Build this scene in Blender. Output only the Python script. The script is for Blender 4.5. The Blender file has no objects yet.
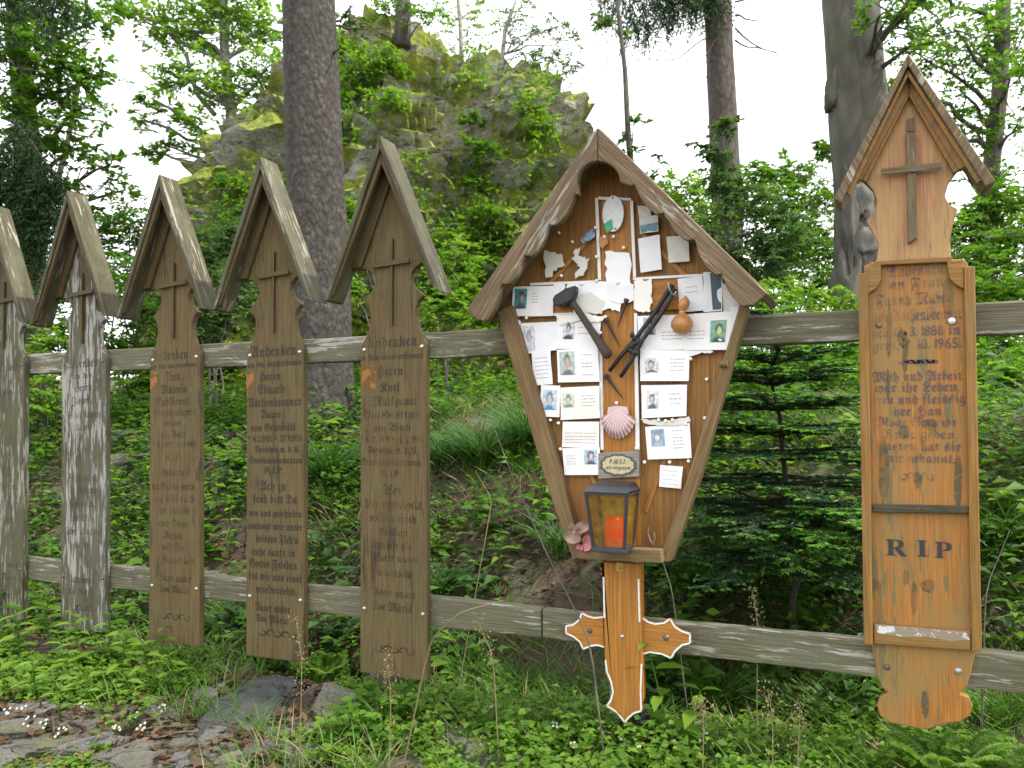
import bpy, bmesh, math, random
import numpy as np
from mathutils import Vector, noise
from mathutils.bvhtree import BVHTree

random.seed(11); rng = np.random.default_rng(11)
SC = bpy.context.scene
COL = SC.collection
R = math.radians

# ------------------------------------------------------------------ camera
CD, CH, CF = 2.61, 1.2, 800.0
YAW, PIT = R(24), R(3)
AR = Vector((math.cos(YAW), math.sin(YAW), 0))
AF = Vector((-math.sin(YAW)*math.cos(PIT), math.cos(YAW)*math.cos(PIT), math.sin(PIT)))
AU = AR.cross(AF)
CP = Vector((0, -CD, CH))
def ray(px, py): return AF + AR*((px-512)/CF) - AU*((py-384)/CF)
def at(px, py, dist): return CP + ray(px, py)*dist
def U(px, py, Y=0.0):
    d = ray(px, py); t = (Y+CD)/d.y
    return (t*d.x, CH+t*d.z)

cam = bpy.data.cameras.new('camera'); co = bpy.data.objects.new('camera', cam); COL.objects.link(co)
cam.sensor_width = 36; cam.lens = 36*CF/1024; cam.clip_start = 0.05; cam.clip_end = 2000
cam.dof.use_dof = True; cam.dof.focus_distance = 2.9; cam.dof.aperture_fstop = 5.0
co.location = CP; co.rotation_euler = (R(90)+PIT, 0, YAW)
SC.camera = co

# ------------------------------------------------------------------ terrain height
def sst(a, b, x):
    t = min(1, max(0, (x-a)/(b-a))); return t*t*(3-2*t)
def g(x, y):
    if y < 0: z = 0.17 + 0.19*max(y, -3.2)
    elif y < .55: z = 0.17 - 0.10*sst(0, .4, y)
    else: z = 0.07
    if y > .45:
        z += 1.22*sst(.2, 2.25, y) - 1.22*sst(.2, 2.25, .45) + 0.9*sst(2, 9, y)
    if y > 14: z -= min(6, (y-14)*.05)
    n = noise.noise(Vector((x*1.1, y*1.1, 3.1)))*.05 + noise.noise(Vector((x*4, y*4, 1.7)))*.018
    far = sst(12, 60, math.hypot(x, y))
    return z + n*(1 if y < 0 else 1.6) + far*noise.noise(Vector((x*.03, y*.03, 0)))*4
def hit(px, py, mx=14):
    d = ray(px, py); t = 1.6
    while t < mx:
        p = CP + d*t
        if p.z < g(p.x, p.y): break
        t += .02
    return Vector((p.x, p.y, g(p.x, p.y)))

# ------------------------------------------------------------------ object helpers
ORG = {}
def tag(o, label=None, cat=None, group=None, kind=None):
    if label: o['label'] = label
    if cat: o['category'] = cat
    if group: o['group'] = group
    if kind: o['kind'] = kind
    return o
def thing(name, loc, label, cat, group=None):
    o = bpy.data.objects.new(name, None); COL.objects.link(o)
    o.location = loc; o.empty_display_size = .1
    ORG[o.name] = Vector(loc)
    return tag(o, label, cat, group)
class MB:
    def __init__(s): s.v = []; s.f = []; s.g = []; s.mi = []; s.k = 0
    def add(s, vs, fs, gs=None, mi=0):
        o = len(s.v)
        s.v += [tuple(p) for p in vs]
        s.g += [tuple(q) for q in gs] if gs is not None else [(p[2], p[0], p[1]) for p in vs]
        s.f += [tuple(i+o for i in f) for f in fs]
        s.mi += [mi]*len(fs)
    def prism(s, poly, y0, y1, ax=(0, 1), mi=0):
        """poly: (x,z) outline, extruded from y0 (front) to y1; ax: grain direction in xz."""
        n = len(poly); r = random.uniform(0, 40)
        a = sum(poly[i][0]*poly[(i+1) % n][1]-poly[(i+1) % n][0]*poly[i][1] for i in range(n))
        if a < 0: poly = poly[::-1]
        L = math.hypot(*ax); ax = (ax[0]/L, ax[1]/L)
        vs = [(x, y0, z) for x, z in poly]+[(x, y1, z) for x, z in poly]
        gs = [(p[0]*ax[0]+p[2]*ax[1]+r, p[0]*ax[1]-p[2]*ax[0]+r, p[1]) for p in vs]
        fs = [tuple(range(n)), tuple(range(2*n-1, n-1, -1))]
        fs += [(i, i+n, (i+1) % n+n, (i+1) % n) for i in range(n)]
        s.add(vs, fs, gs, mi)
    def beam(s, p0, p1, w, h, up=(0, 0, 1), seg=1, jit=0, mi=0):
        p0, p1 = Vector(p0), Vector(p1); d = p1-p0; L = d.length; d.normalize()
        side = d.cross(Vector(up)).normalized(); u = side.cross(d).normalized(); r = random.uniform(0, 40)
        vs, gs, fs = [], [], []
        for i in range(seg+1):
            c = p0+d*(L*i/seg)
            for a, b in ((-1, -1), (1, -1), (1, 1), (-1, 1)):
                q = c+side*(a*w/2)+u*(b*h/2)
                if jit: q += Vector((0, 1, 1))*(noise.noise(q*2.2+Vector((a*.4, b*.4, r)))+.35*noise.noise(q*19+Vector((a*3, b*5, r))))*jit
                vs.append(q); gs.append((L*i/seg+r, a*w/2+r, b*h/2+r))
        for i in range(seg):
            for k in range(4):
                fs.append((i*4+k, i*4+(k+1) % 4, i*4+4+(k+1) % 4, i*4+4+k))
        fs.append((3, 2, 1, 0)); o = seg*4; fs.append((o, o+1, o+2, o+3))
        s.add(vs, fs, gs, mi)
    def tube(s, pts, rad, seg=8, mi=0, cap=True, rough=0, sd=0):
        pts = [Vector(p) for p in pts]; n = len(pts); vs, fs, gs = [], [], []
        if not hasattr(rad, '__len__'): rad = [rad]*n
        ln = 0; ref = Vector((.3, .9, .2)).normalized()
        for i in range(n):
            t = (pts[min(i+1, n-1)]-pts[max(i-1, 0)])
            if t.length < 1e-9: t = Vector((0, 0, 1))
            t.normalize()
            a = t.cross(ref)
            if a.length < .1: a = t.cross(Vector((1, 0, 0)))
            a.normalize(); b = t.cross(a)
            if i: ln += (pts[i]-pts[i-1]).length
            for k in range(seg):
                an = 2*math.pi*k/seg; dr = a*math.cos(an)+b*math.sin(an)
                r = rad[i]
                if rough: r *= 1+rough*noise.noise(Vector((dr.x*1.6+sd, dr.y*1.6, ln*1.3)))+rough*.4*noise.noise(Vector((dr.x*5+sd, dr.y*5, ln*5)))
                vs.append(pts[i]+dr*r); gs.append((ln, k/seg*.4, sd))
        for i in range(n-1):
            for k in range(seg):
                fs.append((i*seg+k, i*seg+(k+1) % seg, (i+1)*seg+(k+1) % seg, (i+1)*seg+k))
        if cap:
            fs.append(tuple(range(seg-1, -1, -1))); fs.append(tuple((n-1)*seg+k for k in range(seg)))
        s.add(vs, fs, gs, mi)
    def blob(s, c, r, nu=10, nv=7, rough=0, sd=0, mi=0, flatz=None):
        """uneven ellipsoid; r is (rx,ry,rz)"""
        c = Vector(c); vs = []; fs = []
        for j in range(1, nv):
            ph = math.pi*j/nv
            for i in range(nu):
                th = 2*math.pi*i/nu
                d = Vector((math.sin(ph)*math.cos(th), math.sin(ph)*math.sin(th), math.cos(ph)))
                k = 1+rough*noise.noise(d*1.7+Vector((sd, 0, 0)))*1.5
                vs.append(c+Vector((d.x*r[0], d.y*r[1], d.z*r[2]))*k)
        vs.append(c+Vector((0, 0, r[2]))); vs.append(c-Vector((0, 0, r[2])))
        T = len(vs)-2
        for j in range(nv-2):
            for i in range(nu):
                fs.append((j*nu+i, (j+1)*nu+i, (j+1)*nu+(i+1) % nu, j*nu+(i+1) % nu))
        for i in range(nu):
            fs.append((T, i, (i+1) % nu)); b = (nv-2)*nu; fs.append((T+1, b+(i+1) % nu, b+i))
        s.add(vs, fs, None, mi)
    def build(s, name, mat, parent=None, smooth=False, bevel=0, loc=None, local=False):
        me = bpy.data.meshes.new(name)
        o = Vector((0, 0, 0))
        if parent is not None and not local: o = ORG[parent.name]
        if loc is not None: o = Vector(loc)
        me.from_pydata([(p[0]-o.x, p[1]-o.y, p[2]-o.z) for p in s.v], [], s.f)
        at_ = me.attributes.new('gr', 'FLOAT_VECTOR', 'POINT')
        at_.data.foreach_set('vector', np.array(s.g, dtype=np.float32).ravel())
        for m in (mat if isinstance(mat, (list, tuple)) else [mat]): me.materials.append(m)
        if isinstance(mat, (list, tuple)): me.polygons.foreach_set('material_index', s.mi)
        if smooth: me.polygons.foreach_set('use_smooth', [True]*len(me.polygons))
        me.update()
        ob = bpy.data.objects.new(name, me); COL.objects.link(ob)
        if parent is not None: ob.parent = parent; ORG[ob.name] = ORG.get(parent.name, Vector())
        if loc is not None and parent is None: ob.location = loc
        if bevel:
            b = ob.modifiers.new('b', 'BEVEL'); b.width = bevel; b.segments = 2; b.limit_method = 'ANGLE'; b.angle_limit = R(35)
        return ob

def np_obj(name, V, F, mat, parent=None, loc=None, smooth=False):
    """numpy mesh: V (n,3), F (m,3 or 4)"""
    V = np.asarray(V, dtype=np.float64)
    o = np.array(ORG[parent.name]) if parent is not None else (np.array(loc) if loc is not None else np.zeros(3))
    me = bpy.data.meshes.new(name)
    V = (V-o).astype(np.float32); F = np.asarray(F, dtype=np.int32); k = F.shape[1]
    me.vertices.add(len(V)); me.vertices.foreach_set('co', V.ravel())
    me.loops.add(F.size); me.loops.foreach_set('vertex_index', F.ravel())
    me.polygons.add(len(F)); me.polygons.foreach_set('loop_start', np.arange(0, F.size, k, dtype=np.int32))
    me.polygons.foreach_set('loop_total', np.full(len(F), k, dtype=np.int32))
    if smooth: me.polygons.foreach_set('use_smooth', np.ones(len(F), dtype=bool))
    me.materials.append(mat); me.update(calc_edges=True)
    ob = bpy.data.objects.new(name, me); COL.objects.link(ob)
    if parent is not None: ob.parent = parent
    elif loc is not None: ob.location = loc
    return ob

# ------------------------------------------------------------------ leaf generator (numpy)
def norm(a): return a/np.maximum(np.linalg.norm(a, axis=-1, keepdims=True), 1e-9)
class Leaves:
    """many leaves in one mesh; each leaf is a small folded blade"""
    def __init__(s): s.P = []; s.D = []; s.N = []; s.L = []; s.W = []
    def add(s, P, D, N, L, W):
        P = np.atleast_2d(P); n = len(P)
        s.P.append(P); s.D.append(np.broadcast_to(D, (n, 3))); s.N.append(np.broadcast_to(N, (n, 3)))
        s.L.append(np.broadcast_to(L, (n,))); s.W.append(np.broadcast_to(W, (n,)))
    def arrays(s, fine, droop=.25, fold=.2):
        P = np.concatenate(s.P); D = norm(np.concatenate(s.D)); N = np.concatenate(s.N)
        L = np.concatenate(s.L)[:, None]; W = np.concatenate(s.W)[:, None]
        S = norm(np.cross(D, N)); N = norm(np.cross(S, D)); n = len(P)
        if not fine:
            a = P; b = P+D*L*.45+S*W*.5+N*W*fold; c = P+D*L-N*L*droop*.6; d = P+D*L*.45-S*W*.5+N*W*fold
            V = np.stack([a, b, c, d], 1).reshape(-1, 3)
            i = np.arange(n)[:, None]*4
            F = np.concatenate([i+[0, 1, 2], i+[0, 2, 3]], 1).reshape(-1, 3)
            return V, F
        c1 = P+D*L*.33-N*L*droop*.1; c2 = P+D*L*.68-N*L*droop*.45; tip = P+D*L-N*L*droop
        l1 = P+D*L*.25+S*W*.42+N*(W*fold-L*droop*.06); l2 = P+D*L*.6+S*W*.44+N*(W*fold-L*droop*.38)
        r1 = P+D*L*.25-S*W*.42+N*(W*fold-L*droop*.06); r2 = P+D*L*.6-S*W*.44+N*(W*fold-L*droop*.38)
        V = np.stack([P, l1, l2, tip, r2, r1, c1, c2], 1).reshape(-1, 3)
        i = np.arange(n)[:, None]*8
        F = np.concatenate([i+q for q in ([0, 1, 6], [1, 2, 7], [1, 7, 6], [2, 3, 7], [0, 6, 5], [6, 7, 4], [6, 4, 5], [7, 3, 4])], 1).reshape(-1, 3)
        return V, F
    def build(s, name, mat, parent=None, loc=None, fine=False, droop=.25, fold=.2):
        V, F = s.arrays(fine, droop, fold)
        return np_obj(name, V, F, mat, parent, loc)
def rand_unit(n):
    return norm(rng.normal(size=(n, 3)))

# ------------------------------------------------------------------ materials
def new_mat(name):
    m = bpy.data.materials.new(name); m.use_nodes = True; nt = m.node_tree
    b = nt.nodes['Principled BSDF']
    return m, nt, b
def nd(nt, t, **kw):
    n = nt.nodes.new(t)
    for k, v in kw.items():
        if k.startswith('i_'):
            n.inputs[k[2:].replace('_', ' ')].default_value = v
        else: setattr(n, k, v)
    return n
def ramp(nt, fac, stops):
    r = nt.nodes.new('ShaderNodeValToRGB'); e = r.color_ramp.elements
    while len(e) < len(stops): e.new(.5)
    for q, (p, c) in zip(e, stops):
        q.position = p; q.color = (c[0], c[1], c[2], 1) if hasattr(c, '__len__') else (c, c, c, 1)
    nt.links.new(fac, r.inputs[0]); return r
def mixc(nt, fac, a, b, mode='MIX'):
    m = nt.nodes.new('ShaderNodeMix'); m.data_type = 'RGBA'; m.blend_type = mode
    for sock, v in ((m.inputs[0], fac), (m.inputs[6], a), (m.inputs[7], b)):
        if hasattr(v, 'is_linked'): nt.links.new(v, sock)
        elif hasattr(v, '__len__'): sock.default_value = (v[0], v[1], v[2], 1)
        else: sock.default_value = v
    return m.outputs[2]
def mapping(nt, src, scale, loc=(0, 0, 0)):
    mp = nt.nodes.new('ShaderNodeMapping'); mp.inputs['Scale'].default_value = scale; mp.inputs['Location'].default_value = loc
    nt.links.new(src, mp.inputs[0]); return mp.outputs[0]
def noi(nt, vec, scale, detail=4, rough=.6, dist=0):
    n = nt.nodes.new('ShaderNodeTexNoise'); n.inputs['Scale'].default_value = scale; n.inputs['Detail'].default_value = detail
    n.inputs['Roughness'].default_value = rough; n.inputs['Distortion'].default_value = dist
    nt.links.new(vec, n.inputs['Vector']); return n.outputs['Fac']
def wood(name, c1, c2, stain=None, samt=.5, fleck=None, famt=0, green=0, rough=.75, stretch=30, bump=.35, seed=0):
    m, nt, b = new_mat(name)
    a = nd(nt, 'ShaderNodeAttribute', attribute_name='gr')
    v = a.outputs['Vector']
    lo = (seed*3.1, seed*1.7, seed)
    g1 = noi(nt, mapping(nt, v, (1.6, stretch, stretch), lo), 2.2, 5, .6, .5)
    g2 = noi(nt, mapping(nt, v, (4, 110, 110), lo), 1.5, 3, .6)
    col = mixc(nt, ramp(nt, g1, [(.3, 0), (.7, 1)]).outputs[0], c1, c2)
    col = mixc(nt, ramp(nt, g2, [(.42, .55), (.6, 0)]).outputs[0], col, tuple(x*.5 for x in c2))
    big = noi(nt, mapping(nt, v, (2.2, 7, 7), lo), 1.6, 5, .65)
    if stain:
        col = mixc(nt, ramp(nt, big, [(.60-.25*samt, 0), (.80-.25*samt, samt)]).outputs[0], col, stain)
    if fleck:
        f = noi(nt, mapping(nt, v, (5, 50, 50), (7+seed, 2, 5)), 1.3, 5, .7)
        f2 = noi(nt, mapping(nt, v, (1.5, 5, 5), (3, 9+seed, 5)), 1.5, 3, .6)
        mm = nd(nt, 'ShaderNodeMath', operation='MULTIPLY_ADD'); nt.links.new(f2, mm.inputs[0]); mm.inputs[1].default_value = .5; nt.links.new(f, mm.inputs[2])
        col = mixc(nt, ramp(nt, mm.outputs[0], [(.915-.15*famt, 0), (.965-.15*famt, 1)]).outputs[0], col, fleck)
    if green:
        tc = nd(nt, 'ShaderNodeTexCoord')
        gz = noi(nt, mapping(nt, tc.outputs['Object'], (1, 1, 1), lo), 9, 6, .75)
        col = mixc(nt, ramp(nt, gz, [(.42, 0), (.7, green)]).outputs[0], col, (.13, .15, .06))
    nt.links.new(col, b.inputs['Base Color'])
    b.inputs['Roughness'].default_value = rough
    b.inputs['Specular IOR Level'].default_value = .3
    bp = nd(nt, 'ShaderNodeBump'); bp.inputs['Strength'].default_value = bump; bp.inputs['Distance'].default_value = .004
    s = nd(nt, 'ShaderNodeMath', operation='ADD'); nt.links.new(g1, s.inputs[0]); nt.links.new(g2, s.inputs[1])
    nt.links.new(s.outputs[0], bp.inputs['Height']); nt.links.new(bp.outputs[0], b.inputs['Normal'])
    return m
def plain(name, col, rough=.6, metal=0, var=.15, scale=30, bump=0):
    m, nt, b = new_mat(name)
    tc = nd(nt, 'ShaderNodeTexCoord')
    n = noi(nt, tc.outputs['Object'], scale, 4)
    c = mixc(nt, ramp(nt, n, [(.3, 0), (.7, 1)]).outputs[0], tuple(x*(1-var) for x in col), tuple(min(1, x*(1+var)) for x in col))
    nt.links.new(c, b.inputs['Base Color']); b.inputs['Roughness'].default_value = rough; b.inputs['Metallic'].default_value = metal
    if bump:
        bp = nd(nt, 'ShaderNodeBump'); bp.inputs['Strength'].default_value = bump; bp.inputs['Distance'].default_value = .003
        nt.links.new(n, bp.inputs['Height']); nt.links.new(bp.outputs[0], b.inputs['Normal'])
    return m
def leafmat(name, stops, trans=.35, rough=.5, tgain=1.6, spec=.35):
    m, nt, b = new_mat(name)
    geo = nd(nt, 'ShaderNodeNewGeometry'); tc = nd(nt, 'ShaderNodeTexCoord')
    big = noi(nt, tc.outputs['Object'], 1.3, 2)
    mx = nd(nt, 'ShaderNodeMath', operation='MULTIPLY_ADD'); mx.inputs[1].default_value = .65
    nt.links.new(geo.outputs['Random Per Island'], mx.inputs[0])
    m2 = nd(nt, 'ShaderNodeMath', operation='MULTIPLY'); m2.inputs[1].default_value = .38; nt.links.new(big, m2.inputs[0])
    nt.links.new(m2.outputs[0], mx.inputs[2])
    r = ramp(nt, mx.outputs[0], stops)
    nt.links.new(r.outputs[0], b.inputs['Base Color']); b.inputs['Roughness'].default_value = rough
    b.inputs['Specular IOR Level'].default_value = spec
    tr = nd(nt, 'ShaderNodeBsdfTranslucent')
    tcx = mixc(nt, 1.0, r.outputs[0], (tgain, tgain*1.05, tgain*.5), 'MULTIPLY')
    nt.links.new(tcx, tr.inputs['Color'])
    ms = nd(nt, 'ShaderNodeMixShader'); ms.inputs[0].default_value = trans
    nt.links.new(b.outputs[0], ms.inputs[1]); nt.links.new(tr.outputs[0], ms.inputs[2])
    nt.links.new(ms.outputs[0], nt.nodes['Material Output'].inputs[0])
    return m
def worn(name, col, keep=.6, scale=60, rough=.7):
    """paint that has partly flaked off: gaps show the wood behind"""
    m, nt, b = new_mat(name)
    tc = nd(nt, 'ShaderNodeTexCoord'); n = noi(nt, tc.outputs['Object'], scale, 4, .7)
    n2 = noi(nt, tc.outputs['Object'], 6, 3, .6)
    s = nd(nt, 'ShaderNodeMath', operation='ADD'); nt.links.new(n, s.inputs[0]); nt.links.new(n2, s.inputs[1])
    rp = ramp(nt, s.outputs[0], [(.78+keep*.4-.06, 1), (.78+keep*.4+.10, .25)])
    b.inputs['Base Color'].default_value = (*col, 1); b.inputs['Roughness'].default_value = rough
    t = nd(nt, 'ShaderNodeBsdfTransparent'); ms = nd(nt, 'ShaderNodeMixShader')
    nt.links.new(rp.outputs[0], ms.inputs[0]); nt.links.new(t.outputs[0], ms.inputs[1]); nt.links.new(b.outputs[0], ms.inputs[2])
    nt.links.new(ms.outputs[0], nt.nodes['Material Output'].inputs[0])
    return m

W_board = [wood('board_wood_%d' % i, c1, c2, st, sa, fl, fa, gr, seed=i*5, bump=.3) for i, (c1, c2, st, sa, fl, fa, gr) in enumerate([
    ((.105, .088, .05), (.07, .058, .032), (.10, .10, .06), .7, (.30, .29, .25), .75, .4),
    ((.11, .09, .055), (.075, .06, .038), (.12, .12, .085), .75, (.33, .325, .30), 1.0, .25),
    ((.175, .118, .050), (.125, .083, .035), (.10, .078, .034), .6, (.055, .04, .022), .45, .25),
    ((.165, .112, .048), (.118, .078, .033), (.095, .074, .034), .6, (.055, .04, .022), .45, .3),
    ((.170, .115, .050), (.122, .082, .035), (.10, .080, .038), .6, (.055, .04, .022), .5, .3)])]
W_trim = wood('roof_wood', (.095, .082, .050), (.050, .042, .024), (.12, .115, .08), .6, (.27, .25, .21), .45, .35, seed=3, bump=.8)
W_under = wood('gable_wood', (.125, .085, .038), (.08, .052, .022), (.09, .078, .036), .5, None, 0, .35, seed=8)
W_rail = wood('rail_wood', (.19, .172, .12), (.115, .103, .068), (.16, .155, .11), .6, (.36, .35, .31), .65, .5, bump=.9, seed=4, stretch=22)
W_orange = wood('orange_wood', (.47, .195, .042), (.40, .160, .034), (.27, .175, .060), .85, (.17, .135, .06), .70, 0, seed=6, rough=.5, stretch=9)
W_orange2 = wood('orange_frame_wood', (.36, .185, .045), (.26, .125, .03), (.21, .14, .055), .6, None, 0, .15, seed=16, rough=.6)
W_pink = wood('pale_gable_wood', (.50, .27, .135), (.43, .22, .105), (.38, .26, .10), .8, (.22, .16, .09), .55, 0, seed=9, rough=.6, stretch=12)
W_shrine = wood('shrine_wood', (.38, .185, .048), (.27, .125, .032), (.20, .115, .045), .5, None, 0, .12, seed=12, rough=.6, stretch=16)
W_post = wood('shrine_post_wood', (.50, .215, .040), (.38, .155, .028), (.32, .17, .045), .5, None, 0, 0, seed=13, rough=.5, stretch=16)
W_frame = wood('shrine_frame_wood', (.26, .165, .075), (.17, .10, .045), (.20, .16, .09), .6, None, 0, .3, seed=14, stretch=20)
W_barge = wood('bargeboard_wood', (.26, .185, .105), (.135, .09, .048), (.15, .12, .08), .6, (.36, .33, .28), .5, .1, seed=15, stretch=20, bump=1.6)
M_ink = [worn('faded_ink_%d' % i, c, k) for i, (c, k) in enumerate([((.05, .045, .04), .2), ((.045, .04, .05), .45), ((.03, .024, .014), .56), ((.024, .022, .013), .72), ((.028, .024, .014), .60)])]
M_ink6 = worn('violet_ink', (.10, .075, .08), .68, 40)
M_white = plain('white_paint', (.78, .77, .74), .6, 0, .06, 60)
M_wornwhite = worn('flaking_white_paint', (.62, .60, .60), .55, 45)
M_patch = worn('orange_patch_paint', (.27, .115, .018), .50, 30)
M_paper = [plain('card_paper_%d' % i, c, .45, 0, .06, 14) for i, c in enumerate([(.84, .84, .85), (.78, .79, .82), (.82, .80, .74), (.64, .63, .58)])]
M_print = plain('grey_print', (.36, .36, .40), .7)
M_iron = plain('black_iron', (.028, .027, .03), .5, .3, .35, 60, .4)
M_rust = plain('rusty_iron', (.05, .032, .028), .65, .2, .4, 80, .4)
M_steel = plain('zinc_screw', (.55, .56, .58), .35, .9, .1)
M_dksteel = plain('dull_screw', (.16, .14, .13), .45, .7, .2)
M_lant = plain('lantern_metal', (.055, .06, .075), .45, .5, .15, 20)
M_gourd = plain('gourd_skin', (.42, .19, .055), .35, 0, .25, 25, .1)
M_shell = plain('shell_pink', (.62, .47, .47), .55, 0, .08, 60)
M_helve = wood('handle_wood', (.11, .085, .075), (.06, .045, .04), None, 0, None, 0, 0, seed=21)

# ------------------------------------------------------------------ lettering
GC = {}
def fr(ch, style):
    o = ord(ch)
    if style == 'f':
        if 65 <= o <= 90: return chr(0x1D56C+o-65)
        if 97 <= o <= 122: return chr(0x1D586+o-97)
    if style == 's':
        if 65 <= o <= 90: return chr(0x1D400+o-65)
        if 97 <= o <= 122: return chr(0x1D41A+o-97)
        if 48 <= o <= 57: return chr(0x1D7CE+o-48)
    if style == 'i':
        if 65 <= o <= 90: return chr(0x1D468+o-65)
        if 97 <= o <= 122: return chr(0x1D482+o-97)
    return ch
def glyph(ch, style):
    k = (ch, style)
    if k in GC: return GC[k]
    cu = bpy.data.curves.new('glyph', 'FONT'); cu.body = fr(ch, style); cu.resolution_u = 2; cu.size = 1
    ob = bpy.data.objects.new('glyph', cu); COL.objects.link(ob)
    dg = bpy.context.evaluated_depsgraph_get(); dg.update()
    me = ob.evaluated_get(dg).to_mesh()
    vs = [(v.co.x, v.co.y) for v in me.vertices]; fs = [tuple(p.vertices) for p in me.polygons]
    ob.evaluated_get(dg).to_mesh_clear()
    bpy.data.objects.remove(ob); bpy.data.curves.remove(cu)
    if vs:
        x0 = min(v[0] for v in vs); x1 = max(v[0] for v in vs)
        vs = [(x-x0, y) for x, y in vs]; w = x1-x0
    else: w = .3
    GC[k] = (vs, fs, w); return GC[k]
UML = {'ü': 'u', 'ö': 'o', 'ä': 'a'}
def layout(text, style='f', gap=.07, space=.30):
    V, F = [], []; x = 0
    for ch in text:
        if ch == ' ': x += space; continue
        base = UML.get(ch, ch)
        vs, fs, w = glyph(base, style)
        o = len(V); V += [(x+a, b) for a, b in vs]; F += [tuple(i+o for i in f) for f in fs]
        if ch in UML:
            for dx in (.25, .7):
                cx = x+w*dx; o = len(V)
                V += [(cx-.05, .64), (cx, .58), (cx+.05, .64), (cx, .70)]; F.append((o, o+1, o+2, o+3))
        x += w+gap
    return V, F, max(x-gap, .01)
def put_text(mb, text, xl, xr, zc, h, y, style='f', maxh=None):
    """text between xl and xr, mean letter height h centred on height zc, on plane y"""
    V, F, w = layout(text, style)
    if not V: return
    sx = (xr-xl)/w; sz = h/.62
    mb.add([(xl+a*sx, y, zc-h*.42+b*sz) for a, b in V], F)
def ornament(mb, xl, xr, z, y, t=.0065, h=.016):
    n = 5; w = (xr-xl)/n
    for i in range(n):
        cx = xl+w*(i+.5); s = 1 if i % 2 else -1
        pts = []
        for k in range(13):
            a = math.pi*1.45*k/12; r = w*.62*(1-.5*k/12)
            pts.append((cx+r*math.cos(a)*s, z+h*.8*math.sin(a)*s*(1-.3*k/12)))
        for k in range(12):
            (x0, z0), (x1, z1) = pts[k], pts[k+1]; d = Vector((x1-x0, z1-z0)).normalized(); q = t*(.5+.5*math.sin(math.pi*k/12))/2
            mb.add([(x0-d.y*q, y, z0+d.x*q), (x1-d.y*q, y, z1+d.x*q), (x1+d.y*q, y, z1-d.x*q), (x0+d.y*q, y, z0-d.x*q)], [(0, 1, 2, 3)])

# ------------------------------------------------------------------ fence
def fence():
    t = thing('post_and_rail_fence', (-1.7, .03, .1), 'weathered grey-green wooden fence of two long rails carrying the memorial boards', 'fence')
    for z, h, dz in ((1.503, .098, 0), (.516, .104, 0)):
        cuts = [-4.9, -.62, 1.9] if z > 1 else [-4.9, -1.05, 1.9]
        for a, b in zip(cuts, cuts[1:]):
            m = MB(); m.beam((a+.002, .024, z), (b-.002, .024, z), .047, h, seg=110, jit=.007)
            m.build('rail', W_rail, t, bevel=.006)
    for x in (-4.08, -1.75, -.78, .72):
        m = MB(); m.beam((x, .10, -.3), (x, .10, 1.62), .09, .09, up=(0, 1, 0), seg=12, jit=.006); m.build('post', W_rail, t, bevel=.006)
fence()

def screw(mb, x, z, y, r=.007):
    n = 12; vs = [(x+r*math.cos(2*math.pi*k/n), y, z+r*math.sin(2*math.pi*k/n)) for k in range(n)]
    vs += [(x+r*.75*math.cos(2*math.pi*k/n), y-.003, z+r*.75*math.sin(2*math.pi*k/n)) for k in range(n)]
    vs.append((x, y-.0042, z))
    mb.add(vs, [(k, (k+1) % n, n+(k+1) % n, n+k) for k in range(n)]+[(n+k, n+(k+1) % n, 2*n) for k in range(n)])

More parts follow.
